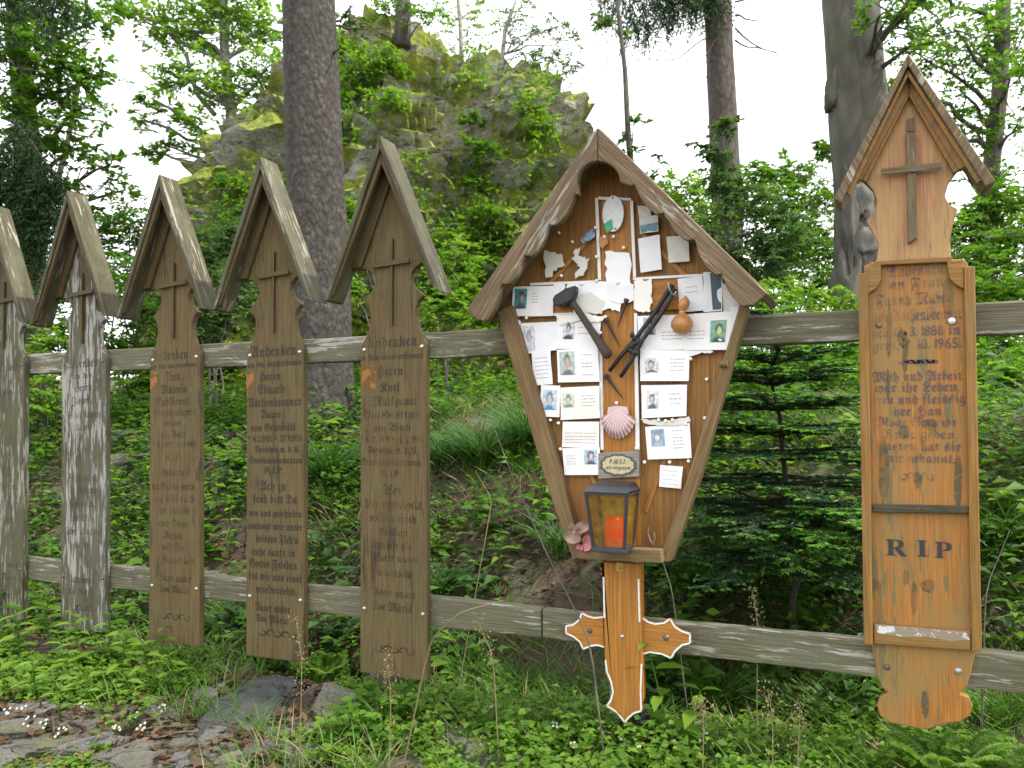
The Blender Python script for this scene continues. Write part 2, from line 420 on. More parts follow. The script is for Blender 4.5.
# ------------------------------------------------------------------ five old boards
TL = {
 5: [('Andenken', 343, 366, 417, 12), ('an den verstorbenen', 357, 358, 424, 7), ('Herrn', 372, 377, 403, 10), ('Karl', 388, 380, 400, 10), ('Muhlpauer', 402, 372, 417, 10),
     ('Gutsbesitzer', 415, 364, 420, 9), ('von Viech', 428, 374, 410, 8), ('* 11. 12. 1919 + 4. 5. 1975', 440, 361, 424, 7), ('Versehen m. d. hl.', 451, 367, 418, 8), ('Sterbesakramenten', 463, 361, 421, 8),
     ('R.I.P.', 475, 382, 401, 8, 'p'), ('Wer', 491, 383, 401, 11), ('hier vorbeigeht', 505, 365, 422, 9), ('soll an mich', 519, 370, 416, 9), ('denken', 533, 380, 408, 9),
     ('und mir ein', 546, 371, 412, 9), ('Vater unser', 559, 373, 418, 9), ('schenken', 574, 376, 413, 9), ('Vater unser', 594, 372, 415, 9), ('Ave Maria', 608, 372, 412, 9), ('~', 650, 376, 415, 8)],
 4: [('Andenken', 352, 251, 296, 12), ('an den verstorbenen', 364, 248, 302, 7), ('Herrn', 377, 259, 281, 9), ('Eduard', 390, 258, 284, 10), ('Aschenbrenner', 403, 248, 301, 10),
     ('Bauer', 415, 261, 281, 9), ('von Grünbühl', 428, 251, 296, 8), ('* 16.2.1905 + 27.9.1955', 439, 248, 302, 7), ('Versehen m. d. hl.', 450, 255, 300, 7), ('Sterbesakramenten', 461, 249, 302, 7),
     ('R.I.P.', 471, 265, 284, 8, 'p'), ('Ach zu', 487, 260, 286, 10), ('früh bist Du', 500, 253, 297, 9), ('von uns geschieden', 514, 249, 302, 8), ('umsonst war unser', 527, 248, 302, 8),
     ('heisses Fleh\'n', 540, 256, 298, 9), ('ruhe sanft in', 553, 252, 295, 9), ('Gottes Frieden', 565, 250, 297, 9), ('bis wir uns einst', 578, 249, 302, 9), ('wiedersehn.', 591, 256, 297, 9),
     ('Vater unser', 609, 255, 290, 9), ('Ave Maria', 620, 256, 288, 8), ('~', 634, 259, 297, 8)],
 3: [('Andenken', 356, 152, 188, 11), ('an die verstorbene', 366, 151, 197, 6), ('Frau', 377, 165, 180, 9), ('Viktoria', 390, 161, 187, 9), ('Muhlbauer', 402, 154, 188, 9),
     ('Gutsbesitzers', 413, 155, 196, 8), ('witwe', 423, 164, 181, 7), ('von Viech', 435, 161, 186, 8), ('* 17.3.1892 + 1.9.1968', 445, 153, 196, 7), ('R.I.P.', 458, 166, 182, 8, 'p'),
     ('Gedenket', 473, 161, 187, 8), ('im Gebete mein', 487, 152, 195, 8), ('ich will auch', 499, 155, 194, 8), ('im Jenseits', 511, 160, 189, 8), ('auch Deine', 524, 158, 188, 8),
     ('Bitten', 536, 164, 182, 8), ('und Eure', 548, 162, 187, 8), ('Mutter sein', 561, 161, 195, 9), ('Vater unser', 579, 158, 191, 8), ('Ave Maria', 590, 159, 189, 8), ('~', 617, 161, 191, 7)],
 2: [('Andenken', 364, 66, 98, 10), ('an den', 376, 74, 92, 6), ('Herrn', 388, 74, 92, 8), ('Josef', 401, 72, 90, 8), ('Aschenbrenner', 415, 65, 102, 8), ('Bauer', 428, 75, 90, 7), ('R.I.P.', 452, 75, 91, 7, 'p'),
     ('Hier ruht', 478, 68, 96, 8), ('in Gottes', 491, 68, 97, 8), ('Frieden', 504, 70, 94, 8), ('betet', 518, 70, 88, 8), ('lieber Wanderer', 532, 65, 102, 8), ('ein Ave', 546, 72, 92, 8), ('Vater unser', 580, 68, 94, 8), ('Ave Maria', 592, 68, 92, 7), ('~', 608, 72, 97, 7)],
 1: [('Andenken', 368, -8, 18, 10), ('Frau', 392, -2, 12, 8), ('R.I.P.', 455, -2, 10, 7, 'p'), ('Gedenket', 487, -8, 18, 8), ('im Gebete', 505, -8, 18, 8), ('meiner', 520, -4, 14, 8), ('Vater unser', 565, -9, 18, 8), ('Ave Maria', 577, -9, 16, 7), ('~', 596, -5, 15, 7)],
}
BX = {1: (-3.885, 2.0), 2: (-3.327, 2.0), 3: (-2.757, 1.5), 4: (-2.207, 1.1), 5: (-1.643, .6)}
LAB = {1: 'worn grey-brown gabled memorial board at the far left, cut off by the photo edge',
       2: 'memorial board with badly flaking white streaks and almost unreadable lettering',
       3: 'brown gabled memorial board with a strong orange patch, beside the flaking white one',
       4: 'brown gabled memorial board with dark clear lettering, standing before the thick spruce trunk',
       5: 'largest-looking brown gabled memorial board, nearest to the shrine, with a faded orange patch'}
def old_board(i):
    xc, tilt = BX[i]; z0 = .27
    t = thing('memorial_board', (xc, 0, z0), LAB[i], 'memorial board', 'old brown memorial boards')
    yf = -.029
    # outline (local metres, z from the board's foot)
    half = [(.146, 0), (.146, 1.235), (.128, 1.265), (.108, 1.305), (.100, 1.345), (.102, 1.375), (.114, 1.400), (.134, 1.418), (.112, 1.435), (.092, 1.455), (.080, 1.48),
            (.082, 1.505), (.098, 1.525), (.125, 1.54), (.186, 1.54)]
    top = [(0, 1.99)]
    poly = half+top+[(-x, z) for x, z in half[::-1]]
    m = MB(); m.prism(poly, yf, -.001); pn = m.build('panel', W_board[i-1], t, bevel=.003, local=True)
    # gable mouldings
    for s in (-1, 1):
        m = MB(); m.prism([(s*.0, 1.985), (s*.186, 1.545), (s*.136, 1.545), (s*.0, 1.865)] if s > 0 else [(-.0005, 1.985), (-.186, 1.545), (-.136, 1.545), (-.0005, 1.865)], yf-.017, yf-.0005, (s*.186, -.44))
        m.build('gable_moulding', W_under, t, bevel=.003, local=True)
        m = MB(); th = .03
        A = (s*.0005, 2.02); B = (s*.254, 1.41)
        dx, dz = s*.254, -.61; L = math.hypot(dx, dz); nx, nz = -dz/L*-s*-1, 0
        off = (-(-.61)/L*.020*s*-1, -abs(dx)/L*.020)
        m.prism([A, B, (B[0]+off[0], B[1]+off[1]+.012), (A[0], A[1]-.052)], -.118, -.012, (dx, dz))
        rs = m.build('roof_slat', W_trim, t, bevel=.003, local=True)
        m = MB()
        A2 = (s*.0005, 1.958); B2 = (B[0]+off[0]*1.02-s*.001, B[1]+off[1]+.02); k = .018
        m.prism([A2, B2, (B2[0]-s*k, B2[1]+.012), (A2[0], A2[1]-.045)], -.108, -.092, (dx, dz))
        m.build('edge_strip', W_under, rs, bevel=.002, local=True)
    # little cross
    m = MB(); m.prism([(-.007, 1.315), (.004, 1.31), (.007, 1.645), (-.004, 1.648)], yf-.012, yf-.0003); m.prism([(-.083, 1.537), (-.083, 1.555), (.083, 1.562), (.083, 1.543)], yf-.018, yf-.0125, (1, 0))
    m.build('cross', W_under, t, bevel=.0015, local=True)
    m = MB()
    for L in TL[i]:
        tx, py, xl, xr, h = L[:5]; cx = (xl+xr)/2
        z = U(cx, py, yf)[1]-z0; a = U(xl, py, yf)[0]-xc; b = U(xr, py, yf)[0]-xc
        hh = abs(U(cx, py-h/2, yf)[1]-U(cx, py+h/2, yf)[1])
        dr = math.tan(R(tilt))*(z)   # text turns with the tilted board
        a += -0 + (z-1.03)*math.tan(R(tilt))*-0; b += 0
        sh = (z-1.03)*math.tan(R(tilt))
        a += sh; b += sh
        if tx == '~': ornament(m, a, b, z, yf-.0012)
        else: put_text(m, tx, a, b, z, hh*.82, yf-.0012, 'p' if len(L) > 5 else 'f')
    m.build('inscription', M_ink[i-1], pn, local=True)
    if i >= 3:
        px = {3: (151, 158, 371, 388), 4: (247, 254, 372, 394), 5: (362, 376, 366, 390)}[i]
        m = MB(); a = U(px[0], px[2], yf); b = U(px[1], px[3], yf)
        m.add([(a[0]-xc, yf-.0007, b[1]-z0), (b[0]-xc, yf-.0007, b[1]-z0), (b[0]-xc, yf-.0007, a[1]-z0), (a[0]-xc, yf-.0007, a[1]-z0)], [(0, 1, 2, 3)])
        m.build('paint_patch', M_patch, pn, local=True)
    for s in (-1, 1):
        for z in (1.225, .24):
            m = MB(); screw(m, s*.128, z, yf-.0008, .008); m.build('screw', M_steel if (i > 2) else M_dksteel, t, local=True)
    # rotate about the height where the body centre was measured
    a = R(tilt); t.rotation_euler = (0, -a, 0)
    t.location.x = xc+1.03*math.sin(a)
for i in (1, 2, 3, 4, 5): old_board(i)

# ------------------------------------------------------------------ right-hand orange board
def PX(pts, Y): return [U(x, y, Y) for x, y in pts]
def right_board():
    yf = -.032
    t = thing('memorial_board', (.12, 0, .2), 'large orange-varnished memorial board with a pale gable, framed text and black RIP', 'memorial board')
    # gabled head
    poly = PX([(876, 262), (879, 246), (873, 232), (866, 221), (874, 212), (877, 202), (873, 190), (863, 180), (855, 176), (909, 66), (968, 166), (958, 170), (949, 182), (945, 196), (949, 204), (958, 209), (953, 224), (950, 240), (951, 256), (953, 262)], yf)
    m = MB(); m.prism(poly, yf, -.001); m.build('gable', W_pink, t, bevel=.003)
    # body incl. turned foot
    poly = PX([(864, 266), (872, 262), (964, 259), (968, 264), (976, 648), (971, 674), (967, 686), (960, 694), (969, 697), (973, 706), (970, 716), (960, 722), (948, 723), (936, 727), (926, 730), (915, 728), (903, 725), (890, 723), (880, 716), (877, 706), (880, 697), (888, 693), (881, 686), (877, 674), (872, 648)], yf+.002)
    m = MB(); m.prism(poly, yf+.002, -.003); pn = m.build('panel', W_orange, t, bevel=.003)
    # header with scrolled ears
    poly = PX([(866, 267), (875, 266), (875, 261), (952, 256), (953, 260), (964, 259), (964, 289), (956, 285), (950, 279), (948, 271), (947, 262), (881, 265), (881, 280), (877, 288), (867, 294)], yf-.018)
    m = MB(); m.prism(poly, yf-.018, yf-.001, (1, 0)); m.build('header', W_orange2, t, bevel=.003)
    for a in (((858, 274), (868, 272), (873, 645), (864, 645)), ((964, 266), (975, 266), (982, 652), (972, 652))):
        m = MB(); m.prism(PX(a, yf-.022), yf-.022, yf+.001); m.build('side_moulding', W_orange2, t, bevel=.003)
    m = MB(); m.prism(PX([(873, 504), (969, 506), (969, 514), (873, 512)], yf-.016), yf-.016, yf+.001, (1, 0)); m.build('crossbar', W_trim, t, bevel=.003)
    m = MB(); m.prism(PX([(874, 624), (971, 631), (971, 651), (874, 644)], yf-.016), yf-.016, yf+.001, (1, 0)); cb = m.build('crossbar', W_orange2, t, bevel=.003)
    m = MB(); a = PX([(875, 625), (966, 632), (970, 640), (950, 641), (930, 637), (905, 637), (878, 633)], yf-.0175); m.add([(x, yf-.0175, z) for x, z in a], [tuple(range(7))]); m.build('flaking_paint', M_wornwhite, t)
    # face mouldings + roof slats
    Y = yf-.016
    for k, (q, ax) in enumerate(((((909, 76), (909, 92), (864, 180), (850, 180)), (-1, 2)), (((909.3, 76), (909.3, 92), (958, 170), (972, 164)), (1, 2)))):
        m = MB(); m.prism(PX(q, Y), Y, yf-.0005, ax); m.build('gable_moulding', W_orange2 if 0 else W_pink, t, bevel=.003)
        q2 = (((909, 90), (909, 96), (866, 182), (862, 180)), ((909.3, 90), (909.3, 96), (954, 173), (959, 170)))[k]
        m = MB(); m.prism(PX(q2, Y-.006), Y-.006, Y+.015, ax); m.build('bead', W_orange2, t, bevel=.002)
    Y = -.095
    for q, ax in ((((908, 53), (908, 65), (841, 203), (834, 198)), (-1, 2)), (((908.3, 53), (908.3, 65), (986, 186), (996, 181)), (1, 2))):
        m = MB(); m.prism(PX(q, Y), Y, .02, ax); m.build('roof_slat', W_barge, t, bevel=.003)
    for q, ax in ((((908, 69), (908, 76), (850, 196), (846, 192)), (-1, 2)), (((908.3, 69), (908.3, 76), (977, 183), (982, 180)), (1, 2))):
        m = MB(); m.prism(PX(q, Y+.01), Y+.012, Y+.026, ax); m.build('edge_strip', W_orange2, t, bevel=.002)
    # applied cross
    m = MB(); Y = yf-.02
    m.prism(PX([(906, 132), (915, 132), (917, 238), (908, 243)], Y), Y, yf-.0005); m.prism(PX([(907, 119), (914, 117), (914.6, 131.5), (906.4, 131.5)], yf-.008), yf-.008, yf-.0006)
    m.prism(PX([(881, 168), (941, 162), (942, 169), (882, 175)], Y-.006), Y-.006, Y-.0005, (1, 0)); m.build('cross', W_barge, t, bevel=.0015)
    m = MB(); y = yf-.0004
    for tx, py, xl, xr, h in [('Andenken', 271, 887, 944, 11), ('an Frau', 284, 890, 944, 10), ('Fanny Muhl-', 300, 876, 950, 11), ('geb. Aschenbrenner', 316, 873, 962, 11),
                              ('geb. 17. 3. 1888 in', 332, 872, 960, 9), ('gest. 7. 10. 1965.', 345, 873, 961, 9), ('Müh und Arbeit', 377, 873, 962, 9), ('war ihr Leben,', 388, 875, 960, 9),
                              ('treu und fleissig', 400, 873, 965, 9), ('ihre Hand.', 412, 889, 952, 9), ('Möge Gott ihr', 423, 875, 957, 9), ('Ruhe geben,', 435, 881, 958, 9), ('rasten hat sie', 447, 880, 961, 9), ('nie gekannt.', 459, 887, 955, 9)]:
        cx = (xl+xr)/2; hh = abs(U(cx, py-h/2, y)[1]-U(cx, py+h/2, y)[1])
        put_text(m, tx, U(xl, py, y)[0], U(xr, py, y)[0], U(cx, py, y)[1], hh*.95, y)
    a, b = U(899, 362, y), U(935, 362, y); ornament(m, a[0], b[0], a[1], y, .006, .006)
    m.add([(a[0]-.01, y, a[1]), (a[0]+.05, y, a[1]-.006), (b[0]+.008, y, b[1]-.002), (b[0]+.008, y, b[1]+.006), (a[0]+.05, y, a[1]+.006)], [(0, 1, 2, 3, 4)])
    a, b = U(901, 476, y), U(934, 476, y); ornament(m, a[0], b[0], a[1], y, .005, .014)
    m.build('inscription', M_ink6, pn)
    m = MB(); V, F, w = layout('RIP', 's', .22)
    for ch, x0, x1, yb in (('R', 886, 907, 555), ('I', 917, 928, 556), ('P', 935, 952, 557.5)):
        vs, fs, w = glyph(ch, 's'); X0, Z0 = U(x0, yb, y); X1, _ = U(x1, yb, y); hh = U(x0, yb-16, y)[1]-Z0
        zm = max(v[1] for v in vs)
        m.add([(X0+(X1-X0)*v[0]/w, y, Z0+hh*v[1]/zm) for v in vs], fs)
    m.build('rip_letters', worn('black_letter_paint', (.03, .028, .035), .85, 50), pn)
    WS = worn('grey_weathering', (.10, .085, .045), .42, 55)
    # grey weathered streaks and knots in the varnish
    m = MB()
    for cx, cy, rx, ry in ((902, 338, 5, 9), (905, 352, 3, 22), (888, 385, 2, 16), (904, 432, 6, 7), (931, 425, 6, 6), (918, 480, 4, 9), (914, 598, 3, 18), (928, 586, 7, 7), (875, 585, 6, 6), (906, 578, 3, 8), (925, 705, 4, 14), (948, 300, 6, 22), (884, 470, 5, 34), (958, 480, 4, 30), (889, 330, 3, 30)):
        pts = []
        for k in range(18):
            a = 2*math.pi*k/18; q = 1+.35*noise.noise(Vector((cx+math.cos(a)*2, cy+math.sin(a)*2, 0)))
            X, Z = U(cx+rx*q*math.cos(a), cy+ry*q*math.sin(a), y); pts.append((X, yf+.0012, Z))
        m = MB(); m.add(pts, [tuple(range(18))]); m.build('weather_stain', WS, pn)
    for x, yy, mt, r in ((879, 325, M_dksteel, .009), (952, 321, M_steel, .012), (887, 667, M_dksteel, .009), (958, 671, M_steel, .010)):
        m = MB(); X, Z = U(x, yy, yf); screw(m, X, Z, yf-.0005, r); m.build('screw', mt, t)
right_board()

# ------------------------------------------------------------------ the wayside shrine
def ragged(poly, amp, n=4, sd=0):
    out = []
    for i in range(len(poly)):
        a = poly[i]; b = poly[(i+1) % len(poly)]
        for k in range(n):
            t = k/n; x = a[0]+(b[0]-a[0])*t; y = a[1]+(b[1]-a[1])*t
            out.append((x+amp*noise.noise(Vector((x*.9, y*.9, sd)))*2, y+amp*noise.noise(Vector((x*.9, y*.9, sd+9)))*2))
    return out
PF = -.05    # front of the back panel
def shrine():
    px0 = U(621, 722, -.05)
    t = thing('wayside_shrine', (px0[0], 0, .2), 'wooden wayside shrine on a cross post, kite-shaped back panel under a scalloped roof', 'wayside shrine')
    # back panel: vertical boards
    seams = [500, 530, 562, 603, 640, 676, 710, 748]
    def zt(x):   # top edge px (under the roof)
        return 150+ (597-x)*1.24 if x < 597 else 150+(x-597)*.98
    def zb(x):
        if x < 575: return 318+(x-500)/75*238
        if x > 662: return 556-(x-662)/84*248
        return 556
    for a, b in zip(seams, seams[1:]):
        xs = [a+(b-a)*k/4 for k in range(5)]
        poly = [(x+(.15 if k == 0 else (-.15 if k == 4 else 0)), zt(x)) for k, x in enumerate(xs)]+[(x, max(zb(x), zt(x)+2)) for x in xs[::-1]]
        if a < 597 < b: poly.insert(-1, poly[-1]); poly = [(a+.15, zt(a)), (597, 151), (b-.15, zt(b)), (b-.15, zb(b)), (a+.15, zb(a))]
        m = MB(); m.prism(PX(poly, PF), PF, -.028); m.build('back_board', W_shrine, t, bevel=.0015)
    # central cross boards on the panel
    Y = -.060
    m = MB(); m.prism(PX([(601, 200), (631, 200), (640, 478), (641, 556), (603, 556), (602, 478)], Y), Y, PF-.0005); m.build('cross_upright', W_post, t, bevel=.002)
    m = MB(); m.prism(PX([(531, 285), (601, 282), (601, 313), (531, 316)], Y), Y, PF-.0005, (1, 0)); m.prism(PX([(633, 281), (706, 276), (708, 308), (634, 312)], Y), Y, PF-.0005, (1, 0)); m.build('cross_beam', W_post, t, bevel=.002)
    m = MB(); Y2 = -.066
    for q in (((595, 198), (598, 198), (601, 281), (598, 281)), ((598, 196.5), (631, 198), (631, 200.5), (598, 199.5)), ((630, 200.5), (633, 200.5), (636, 277), (633, 277)),
              ((530, 283), (601, 280), (601, 282.5), (530, 285.5)), ((633, 277.6), (706, 273.5), (706, 276), (633, 280)),
              ((599, 350), (602, 350), (603.5, 450), (600.5, 450)), ((634, 313), (637, 313), (639.5, 450), (635.5, 450)), ((527, 314), (600, 311.5), (600, 314), (527, 317))):
        m.prism(PX(q, Y2), Y2, Y+.0005)
    m.build('white_trim', M_white, t)
    # rays
    for (x0, y0), (x1, y1) in (((597, 232), (545, 290)), ((640, 232), (692, 282)), ((668, 452), (646, 512)), ((590, 470), (602, 500)), ((683, 318), (666, 362)), ((565, 330), (590, 372))):
        a = U(x0, y0, PF); b = U(x1, y1, PF); m = MB(); m.beam((a[0], PF-.004, a[1]), (b[0], PF-.004, b[1]), .014, .006, up=(0, 1, 0)); m.build('ray', W_post, t, bevel=.001)
    # side frames
    Y = -.095
    for q, ax in ((((497, 312), (512, 305), (560, 470), (583, 556), (573, 560), (545, 480)), (75, -240)), (((741, 300), (748, 306), (700, 475), (670, 562), (658, 562), (690, 470)), (-80, -250))):
        m = MB(); m.prism(PX(q, Y), Y, -.029, ax); m.build('side_frame', W_frame, t, bevel=.003)
    for x, y in ((502, 372-8), (724, 364)):
        a = U(x, y, Y); m = MB(); m.tube([(a[0]-.012, -.10, a[1]), (a[0]+.012, -.10, a[1])], .011, 8); m.build('dowel', W_frame, t)
    m = MB(); m.prism(PX([(576, 546), (661, 550), (662, 563), (578, 559)], -.13), -.13, -.029, (1, 0)); m.build('sill', W_frame, t, bevel=.003)
    # post with shaped end and cross arms
    Y = -.062
    m = MB(); m.prism(PX([(602, 562), (641, 564), (643, 700), (641, 706), (642, 711), (634, 714), (628, 719), (625, 724), (620, 716), (613, 710), (606, 706), (611, 700), (612, 688), (608, 680), (605, 672), (603, 560)], Y), Y, -.028)
    m.build('post', W_post, t, bevel=.003)
    Ya = -.050
    arms = [[(603, 617), (594, 618), (587, 616), (582, 613), (579, 620), (573, 625), (566, 626), (566, 633), (574, 637), (580, 642), (583, 649), (590, 646), (597, 645), (604, 647)],
            [(641, 617), (648, 622), (655, 624), (664, 623), (670, 619), (675, 627), (681, 631), (690, 634), (690, 643), (682, 645), (675, 651), (671, 658), (662, 654), (650, 652), (642, 654)]]
    for q in arms:
        m = MB(); m.prism(PX(q, Ya), Ya, -.029, (1, 0)); m.build('cross_arm', W_post, t, bevel=.002)
    m = MB()
    def edge(pts, Y, w=.0055):
        pp = PX(pts, Y)
        for (x0, z0), (x1, z1) in zip(pp, pp[1:]):
            d = Vector((x1-x0, z1-z0)); d.normalize(); n = Vector((-d.y, d.x))*w/2
            m.add([(x0+n.x, Y, z0+n.y), (x1+n.x, Y, z1+n.y), (x1-n.x, Y, z1-n.y), (x0-n.x, Y, z0-n.y)], [(0, 1, 2, 3)])
    edge(arms[0], Ya-.001); edge(arms[1], Ya-.001)
    edge([(603.5, 577), (604.5, 618)], Y-.001); edge([(638.5, 579), (639.5, 622)], Y-.001)
    edge([(605.5, 660), (607, 672), (611, 681), (613, 692), (611, 700), (607, 706), (614, 710), (620, 716), (624.5, 722)], Y-.001)
    edge([(641.5, 664), (640.5, 690), (641, 706), (641, 711), (634, 713), (628, 718), (625, 722)], Y-.001)
    m.build('white_edging', M_white, t)
    for x, y, mt in ((588.5, 631.5, M_dksteel), (622, 636.5, M_steel), (665, 638.5, M_dksteel)):
        a = U(x, y, Y); m = MB(); screw(m, a[0], a[1], (Y if x == 622 else Ya)-.0005, .010 if x != 622 else .007); m.build('screw', mt, t)
    a = U(620, 567, Y); m = MB(); m.prism([(a[0]-.012, a[1]-.014), (a[0]+.012, a[1]-.014), (a[0]+.012, a[1]+.014), (a[0]-.012, a[1]+.014)], Y-.003, Y-.0005); screw(m, a[0], a[1], Y-.0035, .006)
    m.build('keyhole_plate', plain('brass', (.45, .30, .08), .4, .8), t)
    # roof: scalloped bargeboards and roof boards
    Y = -.205
    def scal(c, depth):   # concave bulges between the cusps
        out = []
        for (x0, y0), (x1, y1) in zip(c, c[1:]):
            nx, ny = (y1-y0), -(x1-x0); L = math.hypot(nx, ny); nx /= L; ny /= L
            for k in range(7):
                q = (0, .05, .22, .42, .62, .82, .95)[k]; b = (0, -.75, -.2, .45, .75, .7, .5)[k]*depth
                out.append((x0+(x1-x0)*q+nx*b, y0+(y1-y0)*q+ny*b))
        return out+[c[-1]]
    archL = [(597.3-20*math.sin(a), 181-20*math.cos(a)) for a in [k*math.pi/2/6 for k in range(7)]]
    archR = [(597.7+22*math.sin(a), 182-21*math.cos(a)) for a in [k*math.pi/2/6 for k in range(7)]]
    Lp = [(597.3, 127)]+archL+scal([(579, 195), (552.5, 225), (528.5, 256), (505.5, 284), (483, 321)], 5)+[(477, 320), (466, 310)]
    Rp = [(597.7, 127)]+archR+scal([(630, 186), (660, 214), (690, 240), (717, 275), (746, 306)], -5)+[(754, 305), (768, 293)]
    for poly, ax in ((Lp, (-1, -1.4)), (Rp, (1, -1))):
        m = MB(); m.prism(PX(poly, Y), Y, Y+.028, ax); m.build('bargeboard', W_barge, t, bevel=.004)
    for q, ax in ((((597.3, 126), (597.3, 136), (473, 317), (465, 310)), (-1, -1.4)), (((597.7, 126), (597.7, 136), (762, 298), (769, 293)), (1, -1))):
        m = MB(); m.prism(PX(q, Y), Y+.0285, .05, ax); m.build('roof_board', W_barge, t, bevel=.003)
    return t
SH = shrine()

def portrait_mat(bg, skin, cloth, hair):
    """a soft little printed likeness: background, shoulders, hair and face"""
    m, nt, b = new_mat('printed_picture'); a = nd(nt, 'ShaderNodeAttribute', attribute_name='gr'); sd = random.uniform(0, 50)
    nz = nt.nodes.new('ShaderNodeTexNoise'); nz.inputs['Scale'].default_value = 5; nz.inputs['Detail'].default_value = 4; nt.links.new(mapping(nt, a.outputs['Vector'], (1, 1, 1), (sd, sd, 0)), nz.inputs['Vector'])
    wv = nd(nt, 'ShaderNodeVectorMath', operation='MULTIPLY_ADD'); nt.links.new(nz.outputs['Color'], wv.inputs[0]); wv.inputs[1].default_value = (.22, .22, 0); nt.links.new(a.outputs['Vector'], wv.inputs[2])
    ox = random.uniform(-.08, .08)
    def mask(cx, cy, rx, ry, soft=.35):
        mp = nt.nodes.new('ShaderNodeMapping'); mp.vector_type = 'POINT'; mp.inputs['Scale'].default_value = (1/rx, 1/ry, 0); mp.inputs['Location'].default_value = (-(cx+.11)/rx, -(cy+.11)/ry, 0)
        nt.links.new(wv.outputs[0], mp.inputs[0]); l = nd(nt, 'ShaderNodeVectorMath', operation='LENGTH'); nt.links.new(mp.outputs[0], l.inputs[0])
        return ramp(nt, l.outputs['Value'], [(1-soft, 1), (1, 0)]).outputs[0]
    c = mixc(nt, ramp(nt, nz.outputs['Fac'], [(.3, 0), (.7, 1)]).outputs[0], tuple(x*.6 for x in bg), tuple(min(.85, x*1.35) for x in bg))
    c = mixc(nt, mask(.5+ox*.5, 1.08, random.uniform(.44, .58), random.uniform(.36, .48)), c, cloth)
    c = mixc(nt, mask(.5+ox, .40, random.uniform(.23, .33), random.uniform(.29, .36)), c, hair)
    c = mixc(nt, mask(.5+ox*1.3, .47, random.uniform(.16, .22), random.uniform(.22, .27), .5), c, tuple(min(.8, x*1.2) for x in skin))
    nt.links.new(c, b.inputs['Base Color']); b.inputs['Roughness'].default_value = .35; return m
# ---- cards and pictures pinned to the shrine
def card(corners, label, Y=-.069, mat=0, por=None, lines=None, name='memorial_card', cat='card', grp='memorial cards pinned to the shrine', curl=.0028, extra=None):
    """corners: four pixels TL,TR,BR,BL"""
    rj = random.Random(int(corners[0][0]*7+corners[0][1])); rot = rj.uniform(-1.1, 1.1)
    c = [U(x+rj.uniform(-.5, .5)+(rot if k in (0, 1) else -rot), y+rj.uniform(-.4, .4)+(rot if k in (1, 2) else -rot), Y) for k, (x, y) in enumerate(corners)]; sd = random.uniform(0, 99)
    def P(u, v, off=0):
        x = (c[0][0]*(1-u)+c[1][0]*u)*(1-v)+(c[3][0]*(1-u)+c[2][0]*u)*v
        z = (c[0][1]*(1-u)+c[1][1]*u)*(1-v)+(c[3][1]*(1-u)+c[2][1]*u)*v
        y = Y-curl*abs(noise.noise(Vector((u*1.3+sd, v*1.3, 0))))*2-off
        return (x, y, z)
    base = P(.5, 1); t = thing(name, base, label, cat, grp)
    def grid(m, u0, v0, u1, v1, n, off, mi=0):
        vs = [P(u0+(u1-u0)*i/n, v0+(v1-v0)*j/n, off) for j in range(n+1) for i in range(n+1)]
        m.add(vs, [(j*(n+1)+i, j*(n+1)+n+1+i, j*(n+1)+n+2+i, j*(n+1)+i+1) for j in range(n) for i in range(n)], None, mi)
    m = MB(); grid(m, 0, 0, 1, 1, 6, 0); o = m.build('sheet', M_paper[mat], t); sh_ = o
    s = o.modifiers.new('s', 'SOLIDIFY'); s.thickness = .0006; s.offset = 1
    if por:
        u0, v0, u1, v1, bg, skin, cloth = por[:7]; hair = por[7] if len(por) > 7 else tuple(x*.5+.03 for x in cloth)
        m = MB(); n = 8
        vs = [P(u0+(u1-u0)*i/n, v0+(v1-v0)*j/n, .0012) for j in range(n+1) for i in range(n+1)]
        gs = [(i/n, j/n, 0) for j in range(n+1) for i in range(n+1)]
        m.add(vs, [(j*(n+1)+i, j*(n+1)+n+1+i, j*(n+1)+n+2+i, j*(n+1)+i+1) for j in range(n) for i in range(n)], gs)
        m.build('portrait', portrait_mat(bg, skin, cloth, hair), sh_, smooth=True)
    if lines:
        m = MB()
        for u0, u1, vs_ in lines:
            for v in vs_:
                u = u0
                while u < u1-.02:
                    w = min(random.uniform(.03, .10), u1-u); 
                    m.add([P(u, v, .0013), P(u+w, v, .0013), P(u+w, v-.022, .0013), P(u, v-.022, .0013)], [(0, 1, 2, 3)]); u += w+.02
        m.build('print', M_print, sh_)
    if extra: extra(t, P)
    return t
def q4(x0, y0, x1, y1, sk=0): return [(x0, y0+sk), (x1, y0-sk), (x1, y1-sk), (x0, y1+sk)]
fr5 = [.2, .32, .44, .56, .68, .8]
card([(512, 288), (553, 285), (554, 315), (512, 317)], 'white memorial card with a colourful photo on teal, left of the hammer head', por=(.06, .08, .36, .75, (.05, .30, .33), (.50, .22, .22), (.10, .07, .12)), lines=[(.48, .62, [.25, .35, .45, .55])])
card([(519, 324), (556, 321), (557, 350), (521, 355)], 'memorial card with a grey photo of a man in a pale suit, left edge', por=(.10, .10, .42, .92, (.62, .63, .66), (.35, .35, .36), (.48, .55, .62)), mat=1)
card([(556, 320), (600, 317), (600, 348), (557, 350)], 'memorial card with a black-and-white portrait, partly under the hammer handle', por=(.15, .05, .42, .68, (.66, .66, .70), (.40, .40, .42), (.04, .04, .06)), lines=[(.5, .8, [.3, .5])])
card([(558, 349), (599, 349), (599, 382), (558, 382)], 'memorial card with a portrait of a dark-haired man, under the hammer handle end', Y=-.0715, por=(.06, .07, .43, .78, (.42, .50, .46), (.44, .32, .26), (.14, .14, .15)), lines=[(.6, .85, [.2, .45, .55, .8])])
